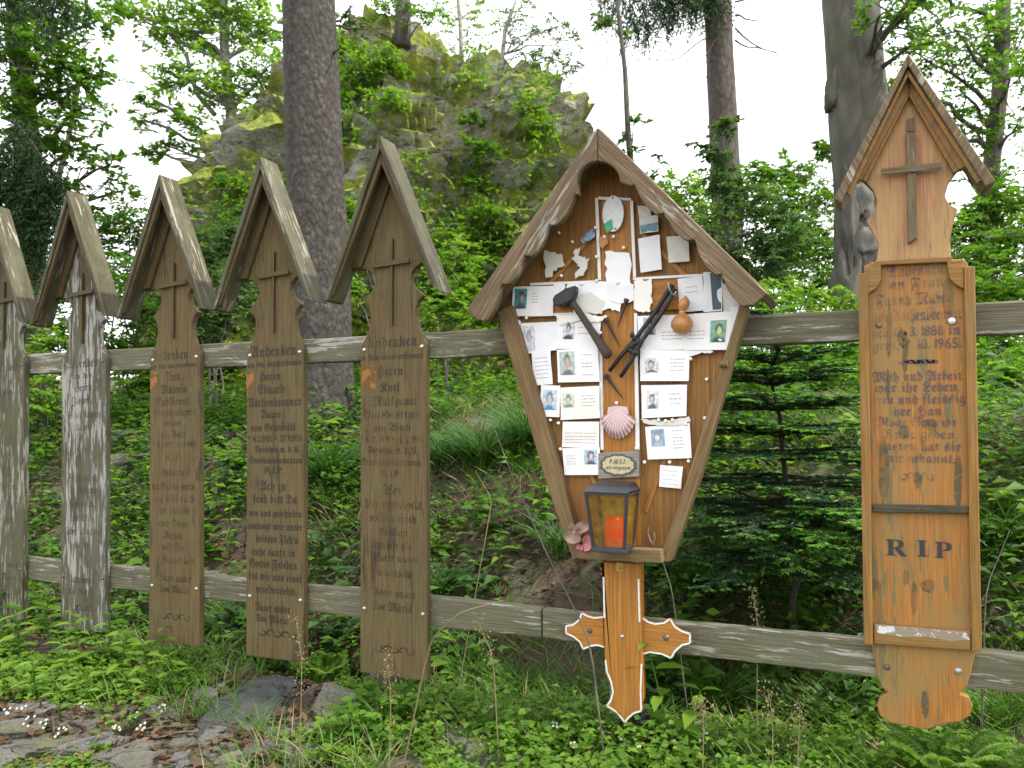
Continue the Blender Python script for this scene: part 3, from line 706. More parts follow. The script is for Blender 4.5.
card([(532, 352), (551, 351), (552, 385), (533, 385)], 'narrow white text card at the left, left of the dark-haired man card', lines=[(.15, .85, fr5)], por=None, mat=1, Y=-.0735)
card([(540, 386), (560, 385), (560, 416), (541, 417)], 'small picture of a veiled figure in bright blue on white card', Y=-.0755, por=(.15, .14, .85, .78, (.55, .62, .62), (.50, .40, .36), (.03, .22, .42), (.03, .20, .40)))
card([(560, 388), (599, 386), (600, 418), (561, 420)], 'memorial card in creased plastic with a small green plant picture', por=(.06, .18, .36, .62, (.66, .68, .62), (.50, .52, .28), (.16, .36, .20)), lines=[(.55, .9, [.3, .4, .5, .6])], mat=2, Y=-.0735)
card([(562, 422), (599, 421), (600, 447), (563, 448)], 'landscape text card with printed lines, below the plastic-sleeved card', lines=[(.08, .92, [.45, .58, .7, .82])], mat=2)
card([(563, 448), (600, 447), (600, 475), (564, 475)], 'lowest left memorial card with a small portrait on its right side, beside the plaque', por=(.58, .08, .92, .62, (.45, .55, .66), (.58, .44, .40), (.10, .10, .14)), lines=[(.1, .35, [.3, .4, .5, .6])], Y=-.0735)
card([(638, 316), (685, 315), (686, 350), (639, 350)], 'wide memorial sheet crossed by the tongs, with a dark small portrait', por=(.12, .05, .38, .55, (.50, .50, .56), (.42, .42, .44), (.06, .05, .07)), lines=[(.5, .95, [.5, .6, .7])])
card([(685, 314), (736, 311), (732, 350), (686, 350)], 'memorial sheet with a yellow-green tinted portrait at the right panel edge', por=(.52, .22, .84, .80, (.20, .42, .30), (.50, .58, .24), (.03, .08, .06)), lines=[(.08, .40, [.5, .6, .7])], Y=-.0735)
card([(640, 351), (689, 350), (689, 381), (641, 381)], 'white memorial card with a grey sketchy picture, just below the tongs pivot', por=(.10, .25, .38, .75, (.66, .67, .68), (.5, .5, .5), (.14, .14, .16)), lines=[(.62, .9, [.3, .42, .54, .66])], Y=-.0715)
card([(641, 386), (687, 384), (687, 416), (642, 419)], 'round-cornered white card with a grey portrait, level with the top of the shell', por=(.12, .18, .38, .72, (.66, .67, .70), (.45, .45, .47), (.12, .12, .14)), lines=[(.62, .88, [.3, .45, .6])])
card([(646, 426), (691, 424), (691, 459), (647, 459)], 'white card with a blue-tinted faded portrait, right of the shell', por=(.12, .10, .42, .62, (.25, .36, .48), (.58, .58, .60), (.40, .46, .54)), lines=[(.6, .85, [.2, .4, .5, .6, .7])])
card([(660, 465), (683, 466), (682, 488), (660, 487)], 'small square handwritten note, lowest paper on the right side', name='paper_note', cat='note', lines=[(.15, .8, [.25, .45, .65, .85])])
card([(678, 279), (703, 276), (704, 311), (679, 312)], 'plain white sheet behind the top of the tongs', name='paper_sheet', cat='paper', lines=[(.3, .8, [.3, .45])], mat=1)
def dkphoto(t, P):
    m = MB(); m.add([P(.35, .02, .001), P(.95, .02, .001), P(.95, .96, .001), P(.5, .96, .001)], [(0, 1, 2, 3)]); m.build('dark_print', plain('dark_blue_print', (.03, .07, .10), .4, 0, .5, 40), t)
card([(703, 272), (722, 272), (722, 311), (704, 312)], 'weathered dark blue photograph under the right roof slope', name='faded_photo', cat='photo', mat=1, extra=dkphoto, grp=None)
card([(722, 282), (742, 292), (741, 309), (723, 311)], 'creased grey-white sheet at the right corner under the roof', name='paper_sheet', cat='paper', mat=3)
card([(639, 238), (660, 235), (661, 270), (640, 272)], 'blank white sheet pinned top and bottom, right of the cross outline', name='paper_sheet', cat='paper', mat=1)
card([(667, 236), (689, 236), (689, 262), (668, 262)], 'small greyish sheet with dark pin holes close under the right roof slope', name='paper_sheet', cat='paper', mat=3)
card([(638, 206), (650, 207), (651, 218), (639, 218)], 'grey paper scrap beside the upper white trim', name='paper_scrap', cat='paper', mat=3)
def blu(t, P):
    m = MB(); m.add([P(.02, .5, .001), P(.98, .45, .001), P(.95, .97, .001), P(.05, .97, .001)], [(0, 1, 2, 3)]); m.build('blue_print', plain('blue_print', (.12, .24, .32), .4, 0, .4, 60), t)
card([(640, 218), (658, 215), (658, 232), (640, 233)], 'small grey and blue faded picture under the right roof slope', name='faded_photo', cat='photo', mat=3, extra=blu, grp=None)
def torn(poly, label, Y=-.0705, amp=1.3, mat=0, n=5, name='torn_paper', cat='paper', grp='torn papers pinned to the shrine', zz=True):
    q = ragged(poly, amp, n, random.uniform(0, 50)); pp = PX(q, Y)
    cx = sum(p[0] for p in pp)/len(pp); cz = sum(p[1] for p in pp)/len(pp)
    m = MB(); vs = [(x, Y-abs(noise.noise(Vector((x*30, z*30, 1))))*.004, z) for x, z in pp]
    m.prism([(v[0], v[2]) for v in vs], Y-.0012, Y)
    m2 = MB(); o = m.build(name, M_paper[mat] if isinstance(mat, int) else mat, loc=(cx, Y, cz)); return tag(o, label, cat, grp)
torn([(566, 283), (606, 281), (606, 252), (630, 252), (631, 281), (632, 290), (622, 293), (620, 312), (607, 308), (598, 313), (577, 314), (576, 300), (566, 296)], 'large torn white sheet on the cross middle, right of the hammer head')
torn([(570, 296), (590, 293), (604, 300), (602, 314), (588, 312), (574, 316)], 'ragged off-white scrap layered low on the crossbar', Y=-.0725, mat=3, amp=1.5)
torn([(606, 284), (620, 286), (633, 284), (634, 300), (622, 304), (610, 300)], 'crumpled white scrap layered over the middle of the big torn sheet', Y=-.0728, mat=1, amp=1.4)
torn([(556, 316), (582, 313), (604, 317), (600, 323), (578, 320), (560, 325)], 'shredded plastic strip along the top of the black-and-white portrait card', Y=-.0745, mat=2, amp=1.6)
torn([(684, 349), (700, 346), (716, 352), (702, 353), (690, 356)], 'curled white strip below the yellow-green portrait sheet', Y=-.0715, mat=1, amp=1.2)
torn([(730, 308), (738, 306), (736, 330), (731, 346), (728, 344), (731, 325)], 'upright curled white sleeve edge at the right end of the wide sheets', Y=-.078, mat=1, amp=.8)
torn([(515, 318), (520, 322), (521, 345), (526, 354), (521, 354), (516, 338)], 'curled white strip at the left end of the cards', Y=-.078, mat=1, amp=.8)
torn([(641, 418), (665, 421), (690, 417), (690, 423), (668, 426), (644, 424)], 'bunched clear plastic above the blue-tinted portrait card', Y=-.073, mat=3, amp=1.5)
torn([(543, 252), (562, 254), (565, 266), (556, 269), (552, 277), (546, 277)], 'torn pale scrap near the left roof scallops', mat=3, amp=1.8)
torn([(576, 250), (580, 247), (580, 256), (588, 259), (586, 268), (582, 277), (575, 277), (578, 266), (573, 258)], 'shredded upright paper scrap left of the white trim', mat=3, amp=2)
torn([(581, 240), (588, 232), (594, 229), (595, 236), (588, 241), (583, 244)], 'crumpled blue and white scrap above the left trim line', mat=plain('blue_foil', (.18, .28, .42), .4, 0, .8, 90), amp=1.2)
torn([(634, 281), (652, 279), (652, 300), (650, 311), (640, 313), (634, 309)], 'torn cream sheet with a faint plant drawing, left of the tongs', mat=2)
torn([(553, 284), (566, 283), (565, 289), (557, 296), (553, 300)], 'tattered white corner beside the hammer head', amp=1.2)
torn([(604, 224), (612, 219), (613, 228), (607, 233)], 'bright green leaf-like scrap on the oval plaque', Y=-.078, mat=plain('green_foil', (.03, .38, .18), .4), amp=.8, name='green_scrap', cat='scrap', grp=None)
torn([(599, 237), (606, 235), (608, 243), (602, 249), (599, 244)], 'amber brown disc beneath the oval plaque', Y=-.078, mat=plain('amber', (.36, .17, .02), .3), amp=.5, name='amber_disc', cat='ornament', grp=None)
# oval plaque
def oval():
    c = U(613.5, 214, -.069); m = MB(); n = 28
    pts = [(c[0]+.034*math.cos(2*math.pi*k/n)*1.1, c[1]+.061*math.sin(2*math.pi*k/n)) for k in range(n)]
    t = thing('oval_plaque', (c[0], -.069, c[1]-.06), 'white oval plaque at the top of the shrine cross, worn blank', 'plaque')
    m.prism(pts, -.076, -.067); m.build('disc', plain('enamel', (.72, .73, .74), .35, 0, .12, 45), t, bevel=.002)
    m = MB()
    for s in (1, -1): screw(m, c[0]+(0 if s > 0 else .008), c[1]+s*.052, -.0765, .003)
    m.build('nail_head', M_rust, t)
oval()
# pushpins
def pins():
    P = [(557.5, 232), (571, 241), (596, 228), (605, 237), (614, 237), (624, 248), (597, 257), (562, 276), (582, 284), (597, 281), (618, 283), (606, 317), (527, 318), (601, 333), (706, 379), (704, 418), (686, 424), (659, 420), (666, 421), (673, 420), (645, 462), (689, 461), (670, 462), (537, 389), (533, 388), (559, 423), (561, 449), (560, 473), (551, 420), (637, 448), (736, 319), (691, 359), (617, 403)]
    a = None
    for x, y in P:
        c = U(x, y, -.07)
        if a is None:
            m = MB(); m.tube([(0, .012, 0), (0, 0, 0), (0, -.004, 0), (0, -.006, 0)], [.0015, .0055, .0055, .0035], 10)
            a = m.build('pushpin', plain('white_plastic', (.85, .82, .75), .3), smooth=True); o = a
        else: o = a.copy(); COL.objects.link(o)
        o.location = (c[0], -.074 if x not in (706, 704, 557.5, 571) else -.055, c[1])
        tag(o, 'tiny white round pushpin stuck in the shrine panel', 'pushpin', 'white pushpins on the shrine')
pins()
# hammer
def hammer():
    Y = -.095; A = U(568, 295, Y); B = U(609, 357, Y); t = thing('hammer', (B[0], Y, B[1]), 'heavy hammer with black iron head and worn wooden handle nailed across the cards', 'hammer')
    a = Vector((A[0], Y, A[1])); b = Vector((B[0], Y, B[1])); d = (b-a).normalized()
    m = MB(); m.tube([a-d*.012, a, a+(b-a)*.25, a+(b-a)*.6, a+(b-a)*.9, b-d*.01, b], [.009, .010, .011, .012, .016, .018, .011], 10); m.build('handle', M_helve, t, smooth=True)
    poly = PX([(554, 300), (556, 296), (567, 289), (577, 286), (577, 293), (574, 301), (566, 305), (558, 307), (555, 305)], Y)
    m = MB(); m.prism(poly, Y-.018, Y+.018, (1, .4)); m.build('head', M_iron, t, bevel=.005)
hammer()
def tongs():
    Y = -.088; t = thing('tongs', (*[U(633, 345, Y)[0], Y], U(633, 345, Y)[1]), 'long black iron tongs hung diagonally across the right-hand cards', 'tongs')
    for k, pts in enumerate(([(673, 285), (668, 291), (655, 312), (640, 332), (634, 342), (622, 354), (609, 371)], [(675, 289), (668, 304), (655, 324), (643, 340), (637, 350), (631, 362), (621, 377)])):
        q = [Vector((U(x, y, Y)[0], Y+(-.006 if k else .004), U(x, y, Y)[1])) for x, y in pts]
        m = MB(); m.tube(q, [.009, .0085, .008, .007, .011, .008, .007], 8); m.build('arm', M_iron, t, smooth=True)
    a = U(635, 344, Y); m = MB()
    for k in range(9):
        c = (a[0]+random.uniform(-.012, .012), Y-.012, a[1]+random.uniform(-.035, .035)); m.blob(c, (.009, .007, .009), 7, 5, .3, k)
    m.build('pivot', M_iron, t, smooth=True)
    m = MB(); q = [(669, 283), (671, 291), (675, 296), (677, 292)]; m.tube([(U(x, y, Y)[0], Y-.014, U(x, y, Y)[1]) for x, y in q], .0018, 6); m.build('wire_loop', M_steel, t)
    for x in (602, 640):
        pass
tongs()
def nails():
    for i, ((x0, y0), (x1, y1), lab) in enumerate((((626.5, 300), (617.5, 328), 'forged iron nail slanting left, right of the torn centre sheet'), ((606, 320), (620, 347), 'forged iron nail slanting right, between hammer handle and tongs'), ((606, 376), (624, 400), 'forged iron nail pointing down right, just above the shell'))):
        Y = -.072; a = Vector((U(x0, y0, Y)[0], Y, U(x0, y0, Y)[1])); b = Vector((U(x1, y1, Y)[0], Y, U(x1, y1, Y)[1])); d = (b-a).normalized()
        m = MB(); m.tube([a-d*.004, a+d*.008, a+d*.009, a+(b-a)*.5, b], [.010, .0085, .006, .0045, .001], 6)
        tag(m.build('iron_nail', M_rust, loc=a), lab, 'nail', 'forged nails on the shrine')
nails()
def lathe(mb, c, prof, n=20, ax='z'):
    vs = [(c[0]+r*math.cos(2*math.pi*k/n), c[1]+r*math.sin(2*math.pi*k/n), c[2]+z) for r, z in prof for k in range(n)]
    fs = [(j*n+k, j*n+(k+1) % n, (j+1)*n+(k+1) % n, (j+1)*n+k) for j in range(len(prof)-1) for k in range(n)]
    mb.add(vs, fs)
def gourd():
    c = U(682, 334, -.105); m = MB()
    prof = [(.001, 0), (.014, .001), (.027, .009), (.034, .024), (.034, .038), (.026, .052), (.014, .062), (.0095, .068), (.011, .074), (.017, .084), (.0185, .095), (.014, .106), (.006, .115), (.001, .121)]
    lathe(m, (c[0], -.105, c[1]), prof, 24)
    for i, v in enumerate(m.v):   # the neck leans to the right
        z = v[2]-c[1]; m.v[i] = (v[0]+max(0, z-.06)*.22, v[1], v[2])
    t = thing('gourd_bottle', (c[0], -.105, c[1]), 'small brown pilgrim gourd bottle with two round lobes', 'gourd')
    m.build('gourd', M_gourd, t, smooth=True); m = MB(); m.tube([(c[0]+.0095*math.cos(a)+.002, -.105+.0095*math.sin(a), c[1]+.069) for a in [k*math.pi/6 for k in range(13)]], .0018, 6); m.build('string', plain('twine', (.5, .38, .2), .8), t)
gourd()
def shell():
    c = U(618, 410, -.075); m = MB(); n = 60; k = 12
    vs = [(c[0], -.072, c[1]-.004)]; 
    for j in range(1, k+1):
        q = j/k
        for i in range(n+1):
            a = R(198)+R(144)*i/n; a = R(-18)-R(144)*(1-i/n)
            rr = (.096+.003*math.cos(i/n*2*math.pi*13))*q
            rib = .0035*math.cos(i/n*2*math.pi*13)*q
            x = math.cos(a)*rr*.66; z = math.sin(a)*rr*.98+.002
            dome = .024*math.sin(math.pi*min(1, q*.55+.12))*(1-.35*abs(2*i/n-1)**3)
            vs.append((c[0]+x, -.070-dome*(1 if q < .8 else 1-(q-.8)*3.2)-rib, c[1]+z))
    fs = [(0, 1+i+1, 1+i) for i in range(n)]
    for j in range(k-1):
        for i in range(n): o = 1+j*(n+1)+i; fs.append((o, o+1, o+n+2, o+n+1))
    m.add(vs, fs); x, z = c
    m.prism([(x-.036, z-.014), (x+.036, z-.014), (x+.032, z+.010), (x, z+.014), (x-.032, z+.010)], -.079, -.068)
    o = m.build('scallop_shell', M_shell, loc=(x, -.07, z), smooth=False); tag(o, 'pale pink scallop shell below the nails, above the name plaque', 'shell')
shell()
def plaque():
    Y = -.082; t = thing('name_plaque', (U(618, 478, Y)[0], Y, U(618, 478, Y)[1]), 'small grey wooden plaque with a scalloped cream oval and dark script', 'plaque')
    m = MB(); m.prism(PX([(598, 453), (639, 451), (639, 477), (598, 479)], Y), Y, -.0605, (1, 0)); m.build('board', wood('plaque_wood', (.34, .32, .27), (.26, .24, .20), None, 0, None, 0, 0, seed=33), t, bevel=.003)
    c = U(618.3, 465, Y)
    def ov(rx, rz, y, mt, nm, sc=0):
        m = MB(); pts = []
        for k in range(72):
            a = 2*math.pi*k/72; s = 1+sc*abs(math.sin(a*6)); pts.append((c[0]+rx*s*math.cos(a), c[1]+rz*s*math.sin(a)))
        m.prism(pts, y, Y-.0004); m.build(nm, mt, t)
    ov(.058, .034, Y-.002, plain('plaque_dark', (.09, .085, .07), .6), 'rim', .10); ov(.050, .028, Y-.003, plain('plaque_cream', (.50, .44, .26), .6), 'oval', .08)
    m = MB(); put_text(m, 'PAULI.', c[0]-.03, c[0]+.028, c[1]+.010, .013, Y-.0042, 'i'); put_text(m, 'wir vergessen', c[0]-.040, c[0]+.040, c[1]-.009, .012, Y-.0042, 'i'); m.build('script', plain('script_paint', (.05, .035, .02), .6), t)
plaque()
def lantern():
    # tapered box lantern with glass panes, wider at the top
    fl, fr_ = U(588, 517, -.24)[0]+.0, 0
    cx = U(612, 540, -.165)[0]; zb = U(612, 553, -.20)[1]; zt = U(612, 489, -.20)[1]
    t = thing('grave_lantern', (cx, -.17, zb), 'dark metal lantern with amber glass panes on the shrine sill', 'lantern')
    yf0, yb0 = -.225, -.095
    def ring(w, z, yf, yb): return [(cx-w, yf, z), (cx+w, yf, z), (cx+w, yb, z), (cx-w, yb, z)]
    bot = ring(.050, zb+.012, -.200, -.105); top = ring(.066, zt-.012, -.222, -.095)
    m = MB()
    for a, b in zip(bot, top): m.beam(a, b, .009, .009, up=(0, 1, 0))
    for rg in (bot, top):
        for k in range(4): m.beam(rg[k], rg[(k+1) % 4], .010, .010, up=(0, 0, 1))
    fo = m.build('frame', M_lant, t)
    m = MB(); m.add([*[(x, y, zb) for x, y, z in ring(.056, 0, -.207, -.098)], *[(x, y, zb+.012) for x, y, z in ring(.056, 0, -.207, -.098)]], [(3, 2, 1, 0), (4, 5, 6, 7), (0, 1, 5, 4), (1, 2, 6, 5), (2, 3, 7, 6), (3, 0, 4, 7)]); m.build('base', M_lant, t, bevel=.002)
    m = MB(); a = ring(.071, zt-.006, -.232, -.085); b = ring(.056, zt+.016, -.170, -.088)
    m.add(a+b+[(x, y, z-.006) for x, y, z in a], [(0, 1, 5, 4), (1, 2, 6, 5), (2, 3, 7, 6), (3, 0, 4, 7), (4, 5, 6, 7), (8, 9, 1, 0), (9, 10, 2, 1), (10, 11, 3, 2), (11, 8, 0, 3), (11, 10, 9, 8)])
    m.build('roof', M_lant, t, bevel=.002)
    gm, nt, b_ = new_mat('amber_glass'); nt.nodes.remove(b_)
    tr = nd(nt, 'ShaderNodeBsdfTransparent'); tr.inputs[0].default_value = (.80, .62, .20, 1); gl = nd(nt, 'ShaderNodeBsdfGlossy'); gl.inputs['Roughness'].default_value = .15
    df = nd(nt, 'ShaderNodeBsdfDiffuse'); df.inputs[0].default_value = (.30, .22, .05, 1)
    m1 = nd(nt, 'ShaderNodeMixShader'); m1.inputs[0].default_value = .30; gn = noi(nt, nd(nt, 'ShaderNodeTexCoord').outputs['Object'], 25, 5, .7); nt.links.new(ramp(nt, gn, [(.35, .12), (.65, .5)]).outputs[0], m1.inputs[0]); nt.links.new(tr.outputs[0], m1.inputs[1]); nt.links.new(df.outputs[0], m1.inputs[2])
    m2 = nd(nt, 'ShaderNodeMixShader'); m2.inputs[0].default_value = .06; nt.links.new(m1.outputs[0], m2.inputs[1]); nt.links.new(gl.outputs[0], m2.inputs[2]); nt.links.new(m2.outputs[0], nt.nodes['Material Output'].inputs[0])
    for k in (0, 1, 3):
        m = MB(); k2 = (k+1) % 4; m.add([bot[k], bot[k2], top[k2], top[k]], [(0, 1, 2, 3)]); m.build('glass_pane', gm, fo)
    m = MB(); m.prism([(cx-.05, zb), (cx+.052, zb), (cx+.062, zt), (cx-.05, zt)], -.092, -.087); m.build('back_plate', plain('ochre_plate', (.52, .38, .07), .5, 0, .4, 35), t)
    cm, nt, b_ = new_mat('red_candle_glass'); b_.inputs['Base Color'].default_value = (.62, .020, .006, 1); b_.inputs['Roughness'].default_value = .25
    b_.inputs['Emission Color'].default_value = (1, .05, .006, 1); b_.inputs['Emission Strength'].default_value = .22
    m = MB(); lathe(m, (cx+.004, -.155, zb+.013), [(.001, 0), (.026, .0), (.029, .01), (.029, .085), (.026, .092), (.020, .094), (.001, .094)], 20)
    tag(m.build('grave_candle', cm, loc=(cx, -.155, zb+.013), smooth=True), 'lit red votive candle inside the shrine lantern', 'candle')
lantern()
def posy():
    c0 = U(578, 545, -.12); t = thing('dried_flower', (c0[0], -.12, c0[1]-.02), 'faded pink dried flower with curled petals at the left of the lantern', 'flower')
    P1 = plain('petal_beige', (.36, .25, .20), .7, 0, .2, 60); P2 = plain('petal_pink', (.50, .20, .22), .7, 0, .2, 60)
    for i, (x, y, r, mt) in enumerate(((572, 537, .026, P1), (582, 527, .024, P1), (578, 534, .016, P1), (587, 543, .021, P2), (573, 528, .015, P1), (580, 547, .012, P2))):
        c = U(x, y, -.14); m = MB(); n = 12; tilt = random.uniform(-.6, .6)
        vs = [(c[0], -.13, c[1])]; fs = []
        for j in range(1, 4):
            for k in range(n):
                a = 2*math.pi*k/n; rr = r*j/3*(1+.25*math.cos(2*a+i))
                vs.append((c[0]+rr*math.cos(a+i), -.13-.012*(j/3)**2*(1+.8*math.sin(3*a+i))-tilt*rr*math.cos(a)*.3, c[1]+rr*math.sin(a+i)))
        fs = [(0, 1+k, 1+(k+1) % n) for k in range(n)]+[(1+j*n+k, 1+(j+1)*n+k, 1+(j+1)*n+(k+1) % n, 1+j*n+(k+1) % n) for j in range(2) for k in range(n)]
        m.add(vs, fs); m.build('petal', mt, t, smooth=True)
posy()
def hook():
    Y = -.07; m = MB(); q = [(649, 526), (648, 533), (650, 540), (653, 545), (655, 538), (654, 532)]
    m.tube([(U(x, y, Y)[0], Y, U(x, y, Y)[1]) for x, y in q], .003, 6); c = U(650, 540, Y)
    tag(m.build('wire_hook', plain('old_wire', (.35, .30, .25), .5, .5), loc=(c[0], Y, c[1])), 'bent wire hook on the panel right of the lantern', 'hook')
hook()

# ------------------------------------------------------------------ ground
def ground():
    k = 330
    def axis(c, n):
        t = np.linspace(-1, 1, n); return c+np.sinh(t*6.2)/math.sinh(6.2)*400*np.sign(1)
    # fine spacing near the fence, then wider to the horizon
    def ax2(a, b, st, far):
        core = list(np.arange(a, b, st)); lo, hi = [], []; d = st; x = a
        while x > -far: d *= 1.12; x -= d; lo.append(x)
        d = st; x = core[-1]
        while x < far: d *= 1.12; x += d; hi.append(x)
        return lo[::-1]+core+hi
    xs = ax2(-6.5, 3.5, .045, 600); ys = ax2(-2.2, 5, .045, 600)
    V = np.array([(x, y, g(x, y)) for y in ys for x in xs]); nx = len(xs)
    j, i = np.meshgrid(np.arange(len(ys)-1), np.arange(nx-1), indexing='ij'); a = (j*nx+i).ravel()
    F = np.stack([a, a+1, a+nx+1, a+nx], 1)
    m, nt, b = new_mat('forest_floor')
    tc = nd(nt, 'ShaderNodeTexCoord'); v = tc.outputs['Object']
    n1 = noi(nt, v, 1.7, 5, .6); n2 = noi(nt, v, 28, 5, .7); n3 = noi(nt, v, 6, 4, .6)
    c = mixc(nt, ramp(nt, n2, [(.3, 0), (.7, 1)]).outputs[0], (.030, .019, .012), (.095, .060, .036))
    c = mixc(nt, ramp(nt, n3, [(.5, 0), (.62, .8)]).outputs[0], c, (.035, .055, .015))
    c = mixc(nt, ramp(nt, n1, [(.52, 0), (.64, .7)]).outputs[0], c, (.12, .105, .08))
    nt.links.new(c, b.inputs['Base Color']); b.inputs['Roughness'].default_value = .9
    bp = nd(nt, 'ShaderNodeBump'); bp.inputs['Strength'].default_value = .8; bp.inputs['Distance'].default_value = .02
    nt.links.new(n2, bp.inputs['Height']); nt.links.new(bp.outputs[0], b.inputs['Normal'])
    o = np_obj('ground', V, F, m, smooth=True); tag(o, 'brown forest floor rising behind the fence', None, None, 'structure')
ground()

# ------------------------------------------------------------------ leaves
L_mid = leafmat('leaf_mid', [(0, (.030, .080, .008)), (.5, (.060, .145, .012)), (.93, (.12, .225, .022)), (1, (.24, .20, .04))], .42, tgain=1.9)
L_bright = leafmat('leaf_bright', [(0, (.050, .12, .012)), (.5, (.10, .20, .020)), (.96, (.18, .29, .034)), (1, (.17, .31, .025))], .45, tgain=1.9)
L_dark = leafmat('leaf_dark', [(0, (.012, .032, .010)), (.5, (.022, .058, .016)), (1, (.04, .09, .02))], .25)
L_rowan = leafmat('leaf_bluegreen', [(0, (.035, .085, .025)), (.5, (.06, .125, .04)), (1, (.10, .18, .055))], .35)
L_fir = leafmat('fir_needle', [(0, (.022, .065, .030)), (.6, (.045, .115, .045)), (1, (.08, .18, .055))], .15, .4)
L_firtip = leafmat('fir_new_needle', [(0, (.10, .26, .05)), (1, (.20, .42, .08))], .3, .4)
L_litter = leafmat('dead_leaf', [(0, (.04, .024, .014)), (.45, (.085, .048, .026)), (.8, (.15, .092, .052)), (1, (.24, .18, .115))], .1, .7, 1.0, .2)
L_straw = leafmat('dry_grass', [(0, (.16, .13, .06)), (1, (.32, .27, .15))], .25, .6, 1.0)
L_grass = leafmat('grass_blade', [(0, (.035, .095, .008)), (.5, (.070, .175, .014)), (1, (.10, .21, .025))], .35, .45)
L_sedge = leafmat('sedge_blade', [(0, (.024, .075, .014)), (.6, (.045, .13, .022)), (1, (.08, .18, .03))], .3, .45)
L_flower = leafmat('petal_white', [(0, (.62, .64, .62)), (1, (.82, .82, .78))], .3, .6, 1)
L_moss = leafmat('moss_tuft', [(0, (.06, .09, .008)), (1, (.16, .19, .02))], .2, .8)
def barkmat(name, c1, c2, c3, sc, st, bump, moss=0):
    m, nt, b = new_mat(name); tc = nd(nt, 'ShaderNodeTexCoord'); v = tc.outputs['Object']
    a = nd(nt, 'ShaderNodeTexVoronoi'); a.inputs['Scale'].default_value = sc; nt.links.new(mapping(nt, v, (1, 1, st)), a.inputs['Vector'])
    n = noi(nt, mapping(nt, v, (1, 1, st)), sc*1.3, 6, .7, .6); n2 = noi(nt, v, 2.2, 4, .6); n3 = noi(nt, v, sc*.45, 6, .75, .4)
    pl = nd(nt, 'ShaderNodeTexVoronoi', feature='DISTANCE_TO_EDGE'); pl.inputs['Scale'].default_value = sc*.55; nt.links.new(mapping(nt, v, (1, 1, st*.8)), pl.inputs['Vector'])
    c = mixc(nt, ramp(nt, n, [(.32, 0), (.68, 1)]).outputs[0], c1, c2); c = mixc(nt, ramp(nt, pl.outputs['Distance'], [(.0, .6), (.12, 0)]).outputs[0], c, tuple(x*.4 for x in c1)); c = mixc(nt, ramp(nt, noi(nt, v, 1.6, 5, .7), [(.45, 0), (.62, .55)]).outputs[0], c, tuple(x*.6 for x in c1)); c = mixc(nt, ramp(nt, n3, [(.5, 0), (.64, .75)]).outputs[0], c, c3)
    c = mixc(nt, ramp(nt, a.outputs['Distance'], [(0, .0), (.75, .65)]).outputs[0], c, tuple(x*.45 for x in c1))
    if moss: c = mixc(nt, ramp(nt, n2, [(.52, 0), (.66, moss)]).outputs[0], c, (.07, .09, .03))
    nt.links.new(c, b.inputs['Base Color']); b.inputs['Roughness'].default_value = .9
    s = nd(nt, 'ShaderNodeMath', operation='MULTIPLY_ADD'); nt.links.new(a.outputs['Distance'], s.inputs[0]); s.inputs[1].default_value = -.8; nt.links.new(n, s.inputs[2])
    bp = nd(nt, 'ShaderNodeBump'); bp.inputs['Strength'].default_value = bump; bp.inputs['Distance'].default_value = .02
    nt.links.new(s.outputs[0], bp.inputs['Height']); nt.links.new(bp.outputs[0], b.inputs['Normal']); return m
B_spruce = barkmat('spruce_bark', (.060, .050, .043), (.105, .090, .077), (.16, .15, .135), 30, .6, 1.0, .1)
B_spruce2 = barkmat('spruce_bark_far', (.095, .075, .065), (.16, .13, .11), (.17, .16, .15), 18, .5, .8, .1)
B_beech = barkmat('beech_bark', (.115, .105, .09), (.17, .158, .135), (.12, .125, .085), 9, .35, .6, .55)
B_thin = barkmat('thin_bark', (.12, .105, .09), (.19, .17, .15), (.20, .20, .17), 20, .4, .4, .2)
B_birch = barkmat('birch_bark', (.42, .40, .37), (.55, .53, .50), (.18, .16, .14), 12, 2.5, .3, 0)

def jit(p, a): return Vector(p)+Vector((random.gauss(0, a), random.gauss(0, a), random.gauss(0, a)))
def limb(mb, a, b, r0, r1, seg=6, sag=.0, n=7, wob=.04):
    a, b = Vector(a), Vector(b); L = (b-a).length; pts = []; o = random.uniform(0, 99)
    for i in range(n):
        t = i/(n-1); w = Vector((noise.noise(Vector((t*2.3, o, 0))), noise.noise(Vector((t*2.3, o, 5))), noise.noise(Vector((t*2.3, o, 9)))))*L*wob*4*math.sin(math.pi*min(1, t*1.2))
        pts.append(a.lerp(b, t)+w+Vector((0, 0, -sag*L*math.sin(math.pi*t))))
    mb.tube(pts, [r0+(r1-r0)*(i/(n-1)) for i in range(n)], seg, cap=False); return pts
def sprays(LV, tw, c, rad, ntw, nl, ls, flat=.35, droop=.15, updir=None, aspect=.55, tlen=.55):
    """leafy twigs filling an ellipsoid"""
    c = np.array(c)
    for _ in range(ntw):
        d = rand_unit(1)[0]; d[2] = d[2]*flat+.1; d /= np.linalg.norm(d)
        st = c+rand_unit(1)[0]*rad*rng.random()**.5*.75*np.array([1, 1, .8])
        L = rad*tlen*rng.uniform(.6, 1.2); t = np.linspace(.08, 1, nl)[:, None]
        P = st+d*L*t+np.array([0, 0, -1])*droop*L*t**2
        side = norm(np.cross(d, [0, 0, 1])[None, :]); alt = np.where(np.arange(nl) % 2, 1, -1)[:, None]
        D = side*alt*.8+d*.65+rng.normal(0, .25, (nl, 3)); N = np.array([0, 0, 1])+rng.normal(0, .38, (nl, 3))
        l = ls*rng.uniform(.65, 1.15, nl); LV.add(P, D, N, l, l*aspect)
        if tw is not None and rng.random() < .6: tw.tube([Vector(st), Vector(st+d*L*.5-np.array([0, 0, .25*droop*L])), Vector(P[-1])], [ls*.06, ls*.045, ls*.02], 3, cap=False)
